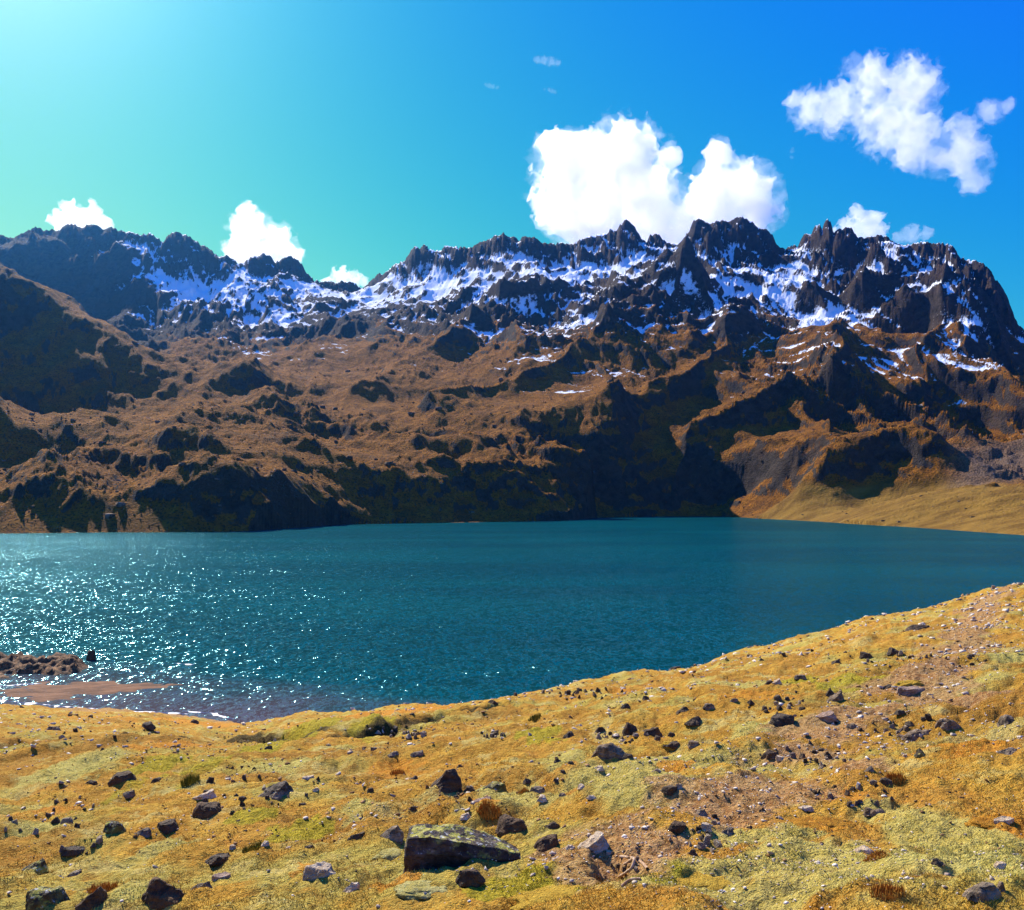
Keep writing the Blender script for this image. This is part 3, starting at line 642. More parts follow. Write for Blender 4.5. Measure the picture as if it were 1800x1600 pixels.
def rock(name, cx, by, w, h, kind, tone, label, tilt=0, lev=None, depth=0.75, cat=None, group=None):
    rs = random.Random(int(cx*31+by*7))
    x, y, z = ray_ground(cx, by-2)
    W, Hh = w/F*y, h/F*y*0.66
    dd = W*depth if kind != 'tri' else max(W*depth, Hh*.5)
    dd = min(dd, Hh*2.6)
    bm = hull_bm(shape_pts(kind, W, dd, Hh, rs))
    lev = (4 if w > 60 else 3 if w > 26 else 2) if lev is None else lev
    rough_up(bm, max(W, Hh), lev, 0.11 if lev > 1 else 0.05, rs.random()*50)
    if tilt: bmesh.ops.rotate(bm, verts=bm.verts, cent=(0, 0, 0), matrix=__import__('mathutils').Matrix.Rotation(R(tilt), 3, 'Y'))
    me = bpy.data.meshes.new(name); bm.to_mesh(me); bm.free(); me.materials.append(M_RK[tone])
    o = bpy.data.objects.new(name, me); COL.objects.link(o); o.location = (x, y+dd*.45, float(ground_z(x, y+dd*.45))-Hh*.2)
    PLACED.append((x, y+dd*.4, W*.6))
    return tag(o, label, cat or ('boulder' if w > 45 else 'rock' if w > 24 else 'stone'), group)

# the large lichen-covered slab
x, y, z = ray_ground(812, 1522)
prof = [(-.40,.09,.04,.13),(-.36,.175,.02,.16),(-.22,.195,-.01,.18),(-.05,.165,-.03,.19),(.14,.12,-.03,.18),(.30,.075,-.02,.16),(.40,.04,.02,.12)]
pp = []
for sx_, ht, yf, yb in prof:
    pp += [(sx_, yf, ht), (sx_*.97, yb, ht+.02), (sx_*.98, yf+.02, -.12), (sx_, yb, -.12), (sx_, yf-.03, ht*.45)]
bm = hull_bm(pp); rough_up(bm, 0.8, 5, 0.045, 3.3)
me = bpy.data.meshes.new('boulder'); bm.to_mesh(me); bm.free(); me.materials.append(M_RK['lichen'])
o = bpy.data.objects.new('boulder', me); COL.objects.link(o); o.location = (x, y+.03, z+.0); o.rotation_euler = (0, 0, R(6))
tag(o, 'large long dark boulder with yellow lichen along its top', 'boulder'); PLACED.append((x, y+.1, .5))

ROCKS = [
 (682,1481,58,36,'wedge','slate','black and white striped rock touching the left end of the lichen boulder',-12),
 (826,1562,58,46,'block','brown','round brown rock with a pale top in front of the lichen boulder',0),
 (783,1398,74,70,'tri','brown','tallest pointed dark brown boulder in the middle of the slope',0),
 (809,1352,18,20,'tri','dark','small dark stone peeking out behind the pointed boulder',0),
 (858,1391,92,42,'wedge','mossy','sloping dark boulder just right of the pointed boulder',0),
 (845,1409,44,16,'slab','pink','pale broken slab in front of the sloping dark boulder',0),
 (945,1396,32,14,'block','slate','blackish flat rock right of the sloping dark boulder',0),
 (928,1385,18,12,'tri','dark','small pointed dark stone on rust grass beside a blackish flat rock',0),
 (978,1383,13,12,'tri','dark','small dark stone behind the blackish flat rock',0),
 (954,1419,26,13,'flat','pale','bright white stone on pale grass right of the pointed boulder',0),
 (1023,1392,18,10,'flat','pale','white stone with rust grass behind it on the pale green patch',0),
 (1041,1409,19,9,'flat','pale','flat white stone lowest of three on the pale green patch',0),
 (990,1404,17,9,'flat','grey','small grey stone between two white stones on the pale green patch',0),
 (817,1448,22,16,'wedge','pale','small pale stone with dark side just above the lichen boulder',0),
 (900,1468,76,32,'flat','brown','brown embedded rock with a pale rim right behind the lichen boulder',0),
 (970,1463,30,11,'wedge','dark','low dark ledge stone above the pale striped slabs',0),
 (961,1497,58,32,'wedge','brown','dark brown rock with white crust right of the lichen boulder',0),
 (1046,1506,66,40,'slab','pale','pale striped slab leaning at the edge of the washed out hole',-20),
 (1002,1497,19,11,'flat','pale','white stone left of the pale striped slab',0),
 (1071,1509,14,15,'block','pale','white stone at the rim of the washed out hole',0),
 (1180,1403,36,19,'block','dark','dark brown rock with white stone behind it on the pale grass',0),
 (1195,1391,14,15,'block','pale','white stone leaning behind the dark brown rock on pale grass',0),
 (1196,1471,42,29,'block','brown','dark mossy brown rock at the left of the white rubble by the path',0),
 (1073,1343,70,34,'block','grey','grey crumbly rock mound standing alone above the pale green patch',0),
 (1106,1338,24,13,'flat','dark','dark stone at the right foot of the grey crumbly mound',0),
 (1056,1291,23,20,'tri','dark','dark triangular stone left of the twin dark boulders',0),
 (1001,1299,30,20,'tri','dark','dark peaked rock leftmost in the row below the lake rim',0),
 (1108,1294,32,32,'tri','brown','left one of the twin dark boulders in the middle distance',0),
 (1148,1298,40,27,'wedge','brown','right one of the twin dark boulders in the middle distance',0),
 (1182,1299,16,11,'block','dark','small black stone right of the twin dark boulders',0),
 (1184,1324,36,13,'wedge','dark','dark low ledge below the small black stone and twin boulders',0),
 (1101,1250,20,14,'tri','dark','lone dark triangular stone above the twin boulders',0),
 (1136,1231,14,9,'tri','dark','small dark stone near the lake rim above the lone triangular stone',0),
 (1190,1174,26,12,'flat','dark','dark flat rock standing out on the lake rim',0),
 (866,1239,20,10,'flat','dark','dark stone on the rim where the grassed runnel ends',0),
 (724,1264,14,9,'flat','dark','small dark stone on orange grass above the runnel',0),
 (657,1322,16,10,'block','slate','small black stone left in the middle slope below the runnel',0),
 (689,1333,24,13,'wedge','slate','black and white stone left of two above the pointed boulder',0),
 (733,1333,28,13,'wedge','slate','black and white stone directly above the pointed boulder',0),
 (727,1374,36,17,'tri','dark','low black ridge stone left of the pointed boulder',0),
 (650,1396,16,14,'block','dark','black stone on a pale patch left of the pointed boulder',0),
 (726,1431,14,13,'block','dark','square black stone above the left end of the lichen boulder',0),
 (981,1344,19,11,'tri','dark','dark stone left of the grey crumbly mound',0),
 (1004,1348,14,9,'block','dark','dark small stone nearest the left foot of the grey crumbly mound',0),
 (1055,1364,18,11,'flat','pale','white flat stone below the grey crumbly mound',0),
 (990,1366,12,8,'block','dark','little black stone below the dark stone left of the mound',0),
 (627,1483,38,19,'wedge','dark','dark stone pair left of the striped rock',0),
 (618,1574,40,32,'tri','pale','jagged pale rock at the bottom left of the lichen boulder',12),
 (363,1442,62,40,'block','brown','square dark brown boulder standing alone on the left slope',0),
 (478,1413,80,46,'wedge','slate','jagged black and white outcrop right of the square brown boulder',0),
 (425,1411,18,12,'block','dark','dark round stone left of the jagged outcrop',0),
 (355,1408,46,18,'slab','pale','pale leaning slab above the square brown boulder',-14),
 (196,1468,44,27,'block','mossy','greenish grey block on the far left slope',0),
 (240,1473,46,24,'wedge','slate','dark ragged rock right of the greenish grey block',0),
 (288,1471,48,26,'block','dark','dark rock in a row between the greenish block and the square boulder',0),
 (208,1384,52,25,'block','brown','dark rounded rock with a pale chip on the left slope',0),
 (272,1378,24,15,'block','dark','dark block right of the rounded rock with a pale chip',0),
 (156,1379,28,13,'flat','dark','low dark stone left of the rounded rock with a pale chip',0),
 (220,1407,28,17,'wedge','slate','dark tilted stone below the rounded rock with a pale chip',0),
 (256,1284,30,16,'flat','dark','dark rock on the sand below the left shoreline',0),
 (338,1274,21,9,'flat','dark','small dark rock closest to the surf on the sand',0),
 (90,1286,28,11,'flat','slate','dark flat rock on the sand at the far left',0),
 (52,1533,52,26,'tri','mossy','yellow topped dark rock near the left edge',0),
 (124,1511,48,16,'block','dark','dark low rock right of the yellow topped rock',0),
 (124,1543,36,22,'wedge','slate','dark stone below the low rock near the left edge',0),
 (68,1606,92,62,'block','mossy','big dark mossy boulder at the bottom left corner',0),
 (152,1606,70,56,'slab','brown','pointed brown slab beside the mossy corner boulder',-24),
 (282,1608,88,62,'tri','brown','twin peaked brown boulder with a white chip at the bottom edge',0),
 (558,1548,76,46,'flat','pale','pale weathered boulder with rust grass under it',0),
 (384,1531,66,27,'flat','dark','dark flat rock left of the pale weathered boulder',0),
 (386,1549,40,14,'slab','pink','pinkish slab below the dark flat rock',0),
 (350,1563,42,20,'wedge','slate','grey wedge left of the pinkish slab',0),
 (541,1494,24,12,'flat','dark','small dark stone above the pale weathered boulder',0),
 (465,1494,17,11,'flat','pale','white stone on green moss left of the weathered boulder',0),
 (407,1501,14,12,'block','pale','white stone above the dark flat rock',0),
 (555,1396,16,9,'flat','pale','white stone right of the jagged outcrop',0),
 (540,1374,24,9,'slab','pale','white slab above the white stone and jagged outcrop',0),
 (530,1418,17,11,'block','dark','dark stone at the right foot of the jagged outcrop',0),
 (470,1321,16,10,'tri','dark','pointed dark stone under the peat bank',0),
 (576,1313,15,8,'flat','slate','black stone with a white top right of the peat bank',0),
 (136,1283,14,8,'flat','pale','white stone on the sand at the left',0),
 (57,1304,22,9,'slab','pale','pale slab on the turf at the far left',0),
 (482,1306,9,12,'tri','pale','tiny upright white stone at the right end of the peat bank',0),
 (1623,1110,56,17,'flat','dark','black rock with pale crest high on the right slope',0),
 (1461,1232,22,22,'wedge','dark','black half of the striped pair on yellow moss',-18),
 (1474,1237,34,26,'slab','grey','grey striped half of the pair on yellow moss',-22),
 (1354,1204,18,16,'block','dark','black stone left in the pair below the lake rim',0),
 (1368,1207,18,13,'slab','pale','pale stone right in the pair below the lake rim',-15),
 (1410,1200,26,14,'block','slate','dark ragged stone right of the pair below the rim',0),
 (1525,1159,25,14,'block','dark','left dark stone of two under the rim on the right',0),
 (1575,1155,32,18,'tri','dark','right dark peaked rock of two under the rim on the right',0),
 (1473,1169,20,11,'tri','dark','small dark peaked stone left of the two under the rim',0),
 (1247,1252,24,17,'block','slate','black and white stone above the twin boulders right side',0),
 (1382,1277,54,31,'block','dark','dark broken boulder at the head of the rubble streak',0),
 (1458,1273,38,20,'slab','pink','pale pinkish rock right of the dark broken boulder',-8),
 (1622,1297,66,25,'wedge','grey','left grey boulder of the pair on the right slope',0),
 (1676,1290,52,26,'tri','grey','right grey boulder of the pair with a black shaded side',0),
 (1606,1226,48,20,'slab','pink','pinkish slab under the ochre mound on the right',10),
 (1562,1213,20,13,'wedge','dark','dark wedge stone left of the pinkish slab',0),
 (1356,1340,34,20,'block','brown','brown rock beside a pale stone on the dirt path',0),
 (1374,1341,20,14,'block','pale','pale stone against the brown rock on the dirt path',0),
 (1206,1256,34,21,'tri','dark','dark triangular rock at mid distance left of the black and white stone',0),
 (1222,1282,34,21,'tri','dark','dark peaked rock below the triangular rock at mid distance',0),
 (1222,1316,25,15,'block','grey','grey stone below two dark peaked rocks',0),
 (1457,1337,18,15,'tri','dark','black pointed stone at the end of the dirt patch',0),
 (1622,1335,26,19,'tri','mossy','pointed dark stone with a yellow left side on the right slope',0),
 (1593,1334,11,13,'block','pale','white stone left of the yellow sided pointed stone',0),
 (1780,1270,44,30,'block','slate','black crumbly rock at the right edge',0),
 (1782,1327,42,20,'wedge','slate','black and white striped rock at the right edge',14),
 (1530,1362,21,13,'wedge','slate','black stone with a white top left of the rust tuft',0),
 (1561,1387,28,18,'block','dark','dark stone in the rubble above the flat ledge',0),
 (1541,1434,46,14,'flat','grey','grey flat slab lying on the rust ledge',0),
 (1415,1430,36,9,'slab','pale','thin pale slab at the left end of the rust ledge',0),
 (1343,1430,17,11,'tri','dark','lone dark pointed stone on bare dirt',0),
 (1243,1467,23,26,'block','pale','bright white cube shaped stone by the path',0),
 (1279,1475,32,19,'wedge','slate','dark slab right of the white cube stone',0),
 (1230,1438,36,17,'wedge','grey','pale dark sided rock above the white cube stone',0),
 (1318,1460,19,15,'tri','dark','dark pointed stone right of the dark slab on dirt',0),
 (1522,1503,54,20,'flat','pale','pale stone cluster ringed by rust grass on the green flat',0),
 (1742,1588,78,36,'flat','slate','dark slate outcrop at the bottom right',0),
 (1768,1572,28,36,'tri','grey','upright grey point on the dark slate outcrop',0),
 (1654,1530,30,12,'flat','dark','dark low stone left of the slate outcrop',0),
 (1764,1534,27,12,'flat','pale','pale stone above the slate outcrop',0),
 (1748,1037,10,10,'block','pink','small rounded stone on the crest at the upper right',0),
 (1339,1164,13,10,'tri','dark','small black stone just under the rim right of the flat rim rock',0),
 (1319,1157,13,9,'block','dark','dark stone on the rim right of the flat rim rock',0),
 (1377,1157,15,8,'block','dark','dark stone under the rim at the centre right',0),
 (1710,1157,14,8,'block','dark','dark stone by the pink path high on the right',0),
 (1770,1450,40,14,'slab','pale','pale slab above the rust ledge at the right edge',0),
 (1500,1285,22,12,'block','grey','grey stone in the dirt between the pink rock and the grey pair',0),
 (1585,1262,26,10,'flat','dark','dark low stone above the grey pair',0),
 (1292,1240,18,9,'flat','slate','dark flat stone above the rubble streak',0),
 (1155,1360,22,8,'flat','pink','flat pink stone right of the white flat stone',0),
]
for cx, by, w, h, kind, tone, label, tilt in ROCKS:
    rock('boulder' if w > 45 else 'rock' if w > 24 else 'stone', cx, by, w, h, kind, tone, label, tilt)

# loose stones lying in patches that the photo shows
STONE_ME = []
for k in range(14):
    rs = random.Random(900+k)
    bm = hull_bm(shape_pts(['block', 'tri', 'flat', 'wedge'][k % 4], 1, rs.uniform(.6, .95), rs.uniform(.45, .8), rs))
    rough_up(bm, 1.0, 2, 0.08, k*1.7)
    me = bpy.data.meshes.new('stone'); bm.to_mesh(me); bm.free(); STONE_ME.append(me)
TONES = ['dark', 'grey', 'pale', 'pink', 'slate', 'brown']
STONE_MT = {}
for t_ in TONES:
    STONE_MT[t_] = []
    for me in STONE_ME:
        m2 = me.copy(); m2.name = 'stone'; m2.materials.clear(); m2.materials.append(M_RK[t_]); STONE_MT[t_].append(m2)
CLUST = [
 ('small angular stone in the rubble strip below the grassed runnel','stones in the rubble strip below the runnel',715,1290,60,9,26,(6,14),'dpspg'),
 ('small stone in the rubble right of the runnel strip','stones in the rubble right of the runnel strip',865,1292,30,8,14,(6,13),'dpsg'),
 ('small dark stone in the rubble along the lake rim','stones along the lake rim',1000,1220,90,9,26,(6,12),'ddpg'),
 ('small stone heaped around the twin dark boulders','stones heaped around the twin boulders',1105,1296,55,14,22,(6,15),'dpkg'),
 ('small stone in the rubble streak by the dark broken boulder','stones in the rubble streak',1375,1250,60,22,22,(7,18),'dpgs'),
 ('small stone around the pink path below the right rim','stones around the upper pink path',1620,1160,110,22,24,(5,13),'kpgd'),
 ('small stone lying around the pair of grey boulders','stones around the grey boulder pair',1580,1280,120,20,22,(7,18),'pkdg'),
 ('small pale stone on the dirt patch of the middle path','stones on the path dirt',1420,1330,80,24,22,(6,16),'pkgd'),
 ('small stone in the rubble above the rust ledge','stones above the rust ledge',1500,1400,70,24,20,(7,18),'pkdg'),
 ('small white stone in the rubble at the foot of the path','stones at the foot of the path',1235,1468,50,34,20,(9,24),'ppgd'),
 ('small stone by the roots of the washed out hole','stones by the washed out hole',1110,1520,45,26,10,(8,18),'kpg'),
 ('small stone lying below the tall pointed boulder','stones below the pointed boulder',820,1400,50,14,12,(7,16),'gpsd'),
 ('small stone scattered on the left slope by the jagged outcrop','stones by the jagged outcrop',440,1400,120,45,24,(7,17),'dpsg'),
 ('small stone scattered near the far left edge of the slope','stones near the left edge',80,1440,100,70,26,(8,20),'dspk'),
 ('small stone on the sandy turf under the left shore','stones on the sandy turf',120,1300,120,20,16,(6,14),'dspg'),
 ('small stone around the pale weathered boulder','stones around the weathered boulder',470,1540,110,36,20,(8,20),'kpdg'),
 ('small stone beside the dark slate outcrop','stones beside the slate outcrop',1735,1570,60,30,16,(8,18),'sspg'),
 ('small pale stone on the ledge at the right edge','stones on the right ledge',1755,1425,45,20,12,(8,18),'pgk'),
]
CODE = dict(d='dark', p='pale', s='slate', g='grey', k='pink', b='brown')
ns = 0
def put_stone(px, py, w, tone, rs):
    x, y, z = ray_ground(px, py)
    W = w/F*y
    o = bpy.data.objects.new('stone', rs.choice(STONE_MT[tone])); COL.objects.link(o)
    o.location = (x, y, z-W*0.04); o.scale = (W, W*rs.uniform(.7, 1), W*rs.uniform(.6, 1.05)); o.rotation_euler = (rs.uniform(-.25, .25), rs.uniform(-.25, .25), rs.uniform(0, 6.28))
    return o
rs = random.Random(55)
for lab, grp, cx, cy, rx, ry, n, (wa, wb), cd in CLUST:
    for k in range(n):
        if ns >= 298: break
        while True:
            a, b = rs.gauss(0, .5), rs.gauss(0, .5)
            if a*a+b*b < 1.4: break
        w = wa+(wb-wa)*rs.random()**1.8
        tn_ = CODE[rs.choice(cd)]
        o = put_stone(min(max(cx+a*rx, -20), 1820), min(cy+b*ry, 1598), w, tn_, rs)
        side = ('upper ' if b < -.25 else 'lower ' if b > .25 else '') + ('left end' if a < -.35 else 'right end' if a > .35 else 'middle')
        words = lab.split(' stone ', 1)[1]
        tag(o, f"{dict(dark='dark brown', pale='whitish', slate='blackish', grey='grey', pink='pinkish', brown='brown')[tn_]} {'larger' if w > wa+.45*(wb-wa) else 'little'} stone {words}, {side}", 'stone', grp); ns += 1

# pebbles: thousands of small loose stones, one mass for each tone
def scatter_mass(name, label, n, seed, tones, smin, smax, gate):
    r = np.random.default_rng(seed)
    px = r.uniform(-60, 1860, n*6); yv = np.exp(r.uniform(np.log(4.0), np.log(78), n*6))
    X_ = (px-900)/F*yv
    g = gate(X_, yv, px); keep = r.uniform(0, 1, len(px)) < g
    X_, yv = X_[keep][:n], yv[keep][:n]
    Z_ = ground_z(X_, yv); m = len(X_)
    tn = np.clip(r.pareto(2.2, m)*smin+smin, 0, smax)                 # apparent size classes
    size = tn/F*np.maximum(yv, 4)
    vs, fs, base_ = [], [], 0
    protos = []
    for k in range(8):
        bm = hull_bm([tuple(p) for p in (lambda q: q/np.linalg.norm(q, axis=1)[:, None]*np.array([.5, .42, .33])*np.random.default_rng(k).uniform(.75, 1.1, (9, 1)))(np.random.default_rng(k+40).normal(size=(9, 3)))])
        bm.verts.ensure_lookup_table(); bm.verts.index_update()
        protos.append((np.array([v.co[:] for v in bm.verts]), np.array([[v.index for v in f.verts] for f in bm.faces]))); bm.free()
    for i in range(m):
        pv_, pf_ = protos[i % 8]; a = r.uniform(0, 6.28); c_, s_ = math.cos(a), math.sin(a)
        q_ = pv_*size[i]; q_ = np.stack([q_[:, 0]*c_-q_[:, 1]*s_+X_[i], q_[:, 0]*s_+q_[:, 1]*c_+yv[i], q_[:, 2]*r.uniform(.7, 1.3)+Z_[i]+size[i]*.08], 1)
        vs.append(q_); fs.append(pf_+base_); base_ += len(pv_)
    o = mesh_obj(name, np.concatenate(vs), np.concatenate(fs), M_PEB[tones])
    return tag(o, label, 'pebbles', kind='stuff')
M_PEB = {}
for t_, a_, b_ in (('dark', (0.03, 0.019, 0.010), (0.15, 0.10, 0.06)), ('pale', (0.34, 0.25, 0.18), (0.70, 0.60, 0.48)), ('brown', (0.16, 0.075, 0.025), (0.36, 0.20, 0.08))):
    nt = NT('pebbles_'+t_); M_PEB[t_] = nt.bsdf(nt.mix(nt.ramp(nt.noise(nt.pos(), 6.0, 4, 0.6), 0.35, 0.65), a_, b_), 0.9, nt.bump(nt.noise(nt.pos(), 60, 4), 0.6, 0.02), 0.15)
path_np = [tuple(p) for p in path]
def gate_all(x, y, px): 
    n = fbm2(x/3.2, y/2.4, 4, 0.6, seed=44); return np.clip(0.05+1.0*sstep(0.12, 0.6, n)+0.5*sstep(1.2, 0.2, seg_d(x, y, path_np)/(0.5+0.02*y)), 0, 1)*sstep(1.6, 0.2, np.abs(px-900)/1000+0*y)
def gate_path(x, y, px):
    n = fbm2(x/2.4, y/2.4, 4, 0.6, seed=46); return (0.45+0.55*sstep(700, 1300, px))*np.clip(0.12+0.7*sstep(0.05, 0.5, n)+1.0*sstep(1.4, 0.1, seg_d(x, y, path_np)/(0.5+0.022*y)), 0, 1)
scatter_mass('pebbles', 'small dark pebbles strewn all over the mossy slope', 6500, 1, 'dark', 1.8, 8, gate_all)
scatter_mass('pebbles', 'small pale pebbles strewn along the path and slope', 9500, 2, 'pale', 3.0, 14, gate_path)
scatter_mass('pebbles', 'small rusty brown clods scattered in the turf', 4500, 3, 'brown', 2.4, 12, gate_all)

# ------------------------------------------------------------------ plants
nt = NT('grass_blades')
gp_ = nt.noise(nt.pos(), 1.3, 4, 0.6); hi = nt.n('ShaderNodeHairInfo')
gcol = nt.mix(nt.ramp(gp_, 0.38, 0.62), (0.46, 0.23, 0.016), (0.44, 0.31, 0.04))
gcol = nt.mix(nt.ramp(nt.noise(nt.pos(), 25, 3), 0.5, 0.68), gcol, (0.58, 0.42, 0.08))
gcol = nt.mix(nt.attr('sage'), gcol, (0.46, 0.40, 0.10))
gcol = nt.mix(nt.attr('green'), gcol, (0.36, 0.30, 0.015))
M_BLADE = nt.bsdf(gcol, 0.8, None, 0.15, **{'Transmission Weight': 0.0})
nt = NT('tussock_blades'); M_TUSS = nt.bsdf(nt.mix(nt.ramp(nt.noise(nt.obj(), 9, 3), 0.4, 0.6), (0.10, 0.10, 0.012), (0.26, 0.21, 0.02)), 0.8, None, 0.15)
nt = NT('rust_blades'); M_RUST = nt.bsdf(nt.mix(nt.ramp(nt.noise(nt.obj(), 9, 3), 0.4, 0.6), (0.34, 0.12, 0.014), (0.50, 0.23, 0.03)), 0.8, None, 0.15)
def blades(X_, Y_, Z_, hgt, wid, r, lean=0.6):
    n = len(X_); a = r.uniform(0, 2*np.pi, n); l = r.uniform(0, lean, n)*hgt; la = r.uniform(0, 2*np.pi, n)
    hx, hy = np.cos(a)*wid/2, np.sin(a)*wid/2
    v = np.zeros((n, 3, 3)); v[:, 0] = np.stack([X_-hx, Y_-hy, Z_-.004], 1); v[:, 1] = np.stack([X_+hx, Y_+hy, Z_-.004], 1)
    v[:, 2] = np.stack([X_+np.cos(la)*l, Y_+np.sin(la)*l, Z_+hgt], 1)
    return v.reshape(-1, 3), np.arange(n*3).reshape(n, 3)
r = np.random.default_rng(77); N = 230000
pxg = r.uniform(-60, 1860, N); yg = 1/r.uniform(1/26, 1/3.6, N)
xg = (pxg-900)/F*yg
n_ = fbm2(xg/0.8, yg/0.8, 4, 0.6, seed=48)
dpg = seg_d(xg, yg, path_np)/(0.3+0.02*yg)
keep = (r.uniform(0, 1, N) < sstep(-0.35, 0.3, n_)) & (dpg > 0.9)
xg, yg = xg[keep], yg[keep]
zg = ground_z(xg, yg)
gv, gf = blades(xg, yg, zg, r.uniform(.006, .022, len(xg))*(0.8+yg*0.05), r.uniform(.003, .006, len(xg))*(0.6+yg*0.10), r, 1.2)
gi_ = np.clip(np.searchsorted(gy, yg), 0, GR-1); gj_ = np.clip(np.searchsorted(gp, xg/yg*F+900), 0, GC-1)
tag(mesh_obj('grass', gv, gf, M_BLADE, attrs={'sage': np.repeat(sage[gi_, gj_], 3), 'green': np.repeat(green[gi_, gj_], 3)}), 'short ochre grass and moss covering the near slope', 'grass', kind='stuff')

def tussock(px, py, w, h, mat, label, n=260):
    x, y, z = ray_ground(px, py); W, Hh = w/F*y, h/F*y
    a, q_ = r.uniform(0, 6.28, n), np.sqrt(r.uniform(0, 1, n))*.5*W
    X_, Y_ = np.cos(a)*q_, np.sin(a)*q_*.8
    Z_ = ground_z(x+X_, y+Y_)-z
    v, f = blades(X_, Y_, Z_, Hh*r.uniform(.5, 1.05, n)*(1.15-q_/W), np.full(n, max(W*.05, .004)), r, .5)
    o = mesh_obj('grass_tussock', v, f, mat); o.location = (x, y, z)
    return tag(o, label, 'tussock', 'grass tussocks on the slope')
for a in ((335,1377,34,22,M_TUSS,'dark green grass tussock above the pale leaning slab'),(940,1267,22,10,M_TUSS,'dark green tussock at the end of the runnel'),
          (860,1432,44,17,M_RUST,'rust coloured tussock above the lichen boulder'),(920,1393,20,12,M_RUST,'rust tussock left of the blackish flat rock'),(700,1360,30,9,M_RUST,'rust tussock behind the low black ridge stone'),
          (445,1494,40,14,M_TUSS,'bright green moss tussock under a white stone on the left'),(1540,1506,50,9,M_RUST,'rust tussock in front of the pale stone cluster'),(1575,1372,34,14,M_RUST,'rust tussock among the rubble above the ledge'),
          (180,1568,50,18,M_RUST,'rust tussock beside the pointed brown slab'),(1560,1575,60,20,M_RUST,'rust grass patch at the bottom right of the green flat')):
    tussock(*a)

def cushion(px, py, w, h, mat, label, seed, dep=0.7):
    x, y, z = ray_ground(px, py); W, Hh = w/F*y, h/F*y
    bm = bmesh.new(); bmesh.ops.create_icosphere(bm, subdivisions=5, radius=1)
    off = Vector((seed, seed*2.2, 0))
    for v in bm.verts:
        n = mnoise.fractal(v.co*2.2+off, 0.9, 2.1, 5)
        k_ = 1+0.20*n
        v.co = Vector((v.co.x*W*.5*k_, v.co.y*W*.5*dep*k_, v.co.z*Hh*k_))
    me = bpy.data.meshes.new('cushion_plant'); bm.to_mesh(me); bm.free(); me.materials.append(mat)
    for p_ in me.polygons: p_.use_smooth = True
    o = bpy.data.objects.new('cushion_plant', me); COL.objects.link(o); yy_ = y+W*.3*dep; o.location = (x, yy_, float(ground_z(x, yy_))-Hh*.68)
    return tag(o, label, 'plant', 'cushion plants on the slope')
def moss_mat(name, a, b, c_):
    nt = NT(name); f1 = nt.noise(nt.obj(), 14, 6, .65); f2 = nt.noise(nt.obj(), 80, 4, .65)
    c = nt.mix(nt.ramp(f1, .35, .65), a, b); c = nt.mix(nt.math('MULTIPLY', nt.ramp(f2, .52, .68), .7), c, c_)
    return nt.bsdf(c, .95, nt.bump(nt.math('ADD', nt.math('MULTIPLY', f1, .06), nt.math('MULTIPLY', f2, .03)), 1.0, 1.0), .08)
M_PALE = moss_mat('pale_moss', (.42, .34, .085), (.55, .47, .17), (.22, .17, .03))
M_OCH = moss_mat('ochre_moss', (.48, .27, .028), (.60, .38, .05), (.25, .14, .018))
M_RST = moss_mat('rust_moss', (.36, .14, .014), (.50, .24, .025), (.16, .07, .01))
for a in ((745,1574,110,13,M_PALE,'pale green cushion mound left of the round brown rock',3),(1000,1583,190,14,M_OCH,'broad yellow moss cushion in front of the washed out hole',7),(1606,1203,56,14,M_OCH,'ochre mound over the pinkish slab',11),
          (1450,1455,128,13,M_RST,'long rust coloured ledge of turf above the green flat',13),(1762,1448,100,14,M_RST,'rust coloured turf ledge at the right edge',17),(1220,1560,150,12,M_OCH,'yellow green cushion right of the washed out hole',19),
          (880,1400,56,9,M_PALE,'small pale green cushion under the sloping dark boulder',23),(1180,1318,40,9,M_OCH,'yellow cushion beside the dark low ledge',29),(690,1512,70,13,M_PALE,'pale moss hump left below the lichen boulder',31)):
    cushion(*a)
# bared roots in the washed-out hole
nt = NT('root_wood'); M_ROOT = nt.bsdf(nt.mix(nt.ramp(nt.noise(nt.obj(), 30, 4), .4, .6), (.30, .17, .09), (.52, .36, .22)), .9, None, .15)
def root(pl, rad, label):
    P3 = [Vector(ray_ground(*p))+Vector((0, 0, rad*.6)) for p in pl]; c0 = P3[0].copy()
    cu = bpy.data.curves.new('root', 'CURVE'); cu.dimensions = '3D'; cu.bevel_depth = rad; cu.bevel_resolution = 2; cu.resolution_u = 6
    sp = cu.splines.new('BEZIER'); sp.bezier_points.add(len(P3)-1)
    for b_, p_ in zip(sp.bezier_points, P3): b_.co = p_-c0; b_.handle_left_type = b_.handle_right_type = 'AUTO'
    o = bpy.data.objects.new('root', cu); o.location = c0; cu.materials.append(M_ROOT)
    dg = bpy.context.evaluated_depsgraph_get(); COL.objects.link(o); dg.update()
    me = bpy.data.meshes.new_from_object(o.evaluated_get(dg)); me.name = 'root'
    COL.objects.unlink(o); bpy.data.objects.remove(o); o2 = bpy.data.objects.new('root', me); o2.location = c0; COL.objects.link(o2)
    return tag(o2, label, 'root', 'bared roots')
root([(1090,1515),(1105,1509),(1125,1517),(1138,1532)], .010, 'upper pale root looping out of the washed out hole')
root([(1088,1545),(1105,1538),(1112,1528),(1098,1522)], .009, 'middle pale root curling in the washed out hole')
root([(1092,1562),(1108,1552),(1126,1548)], .008, 'lower short root in the washed out hole')

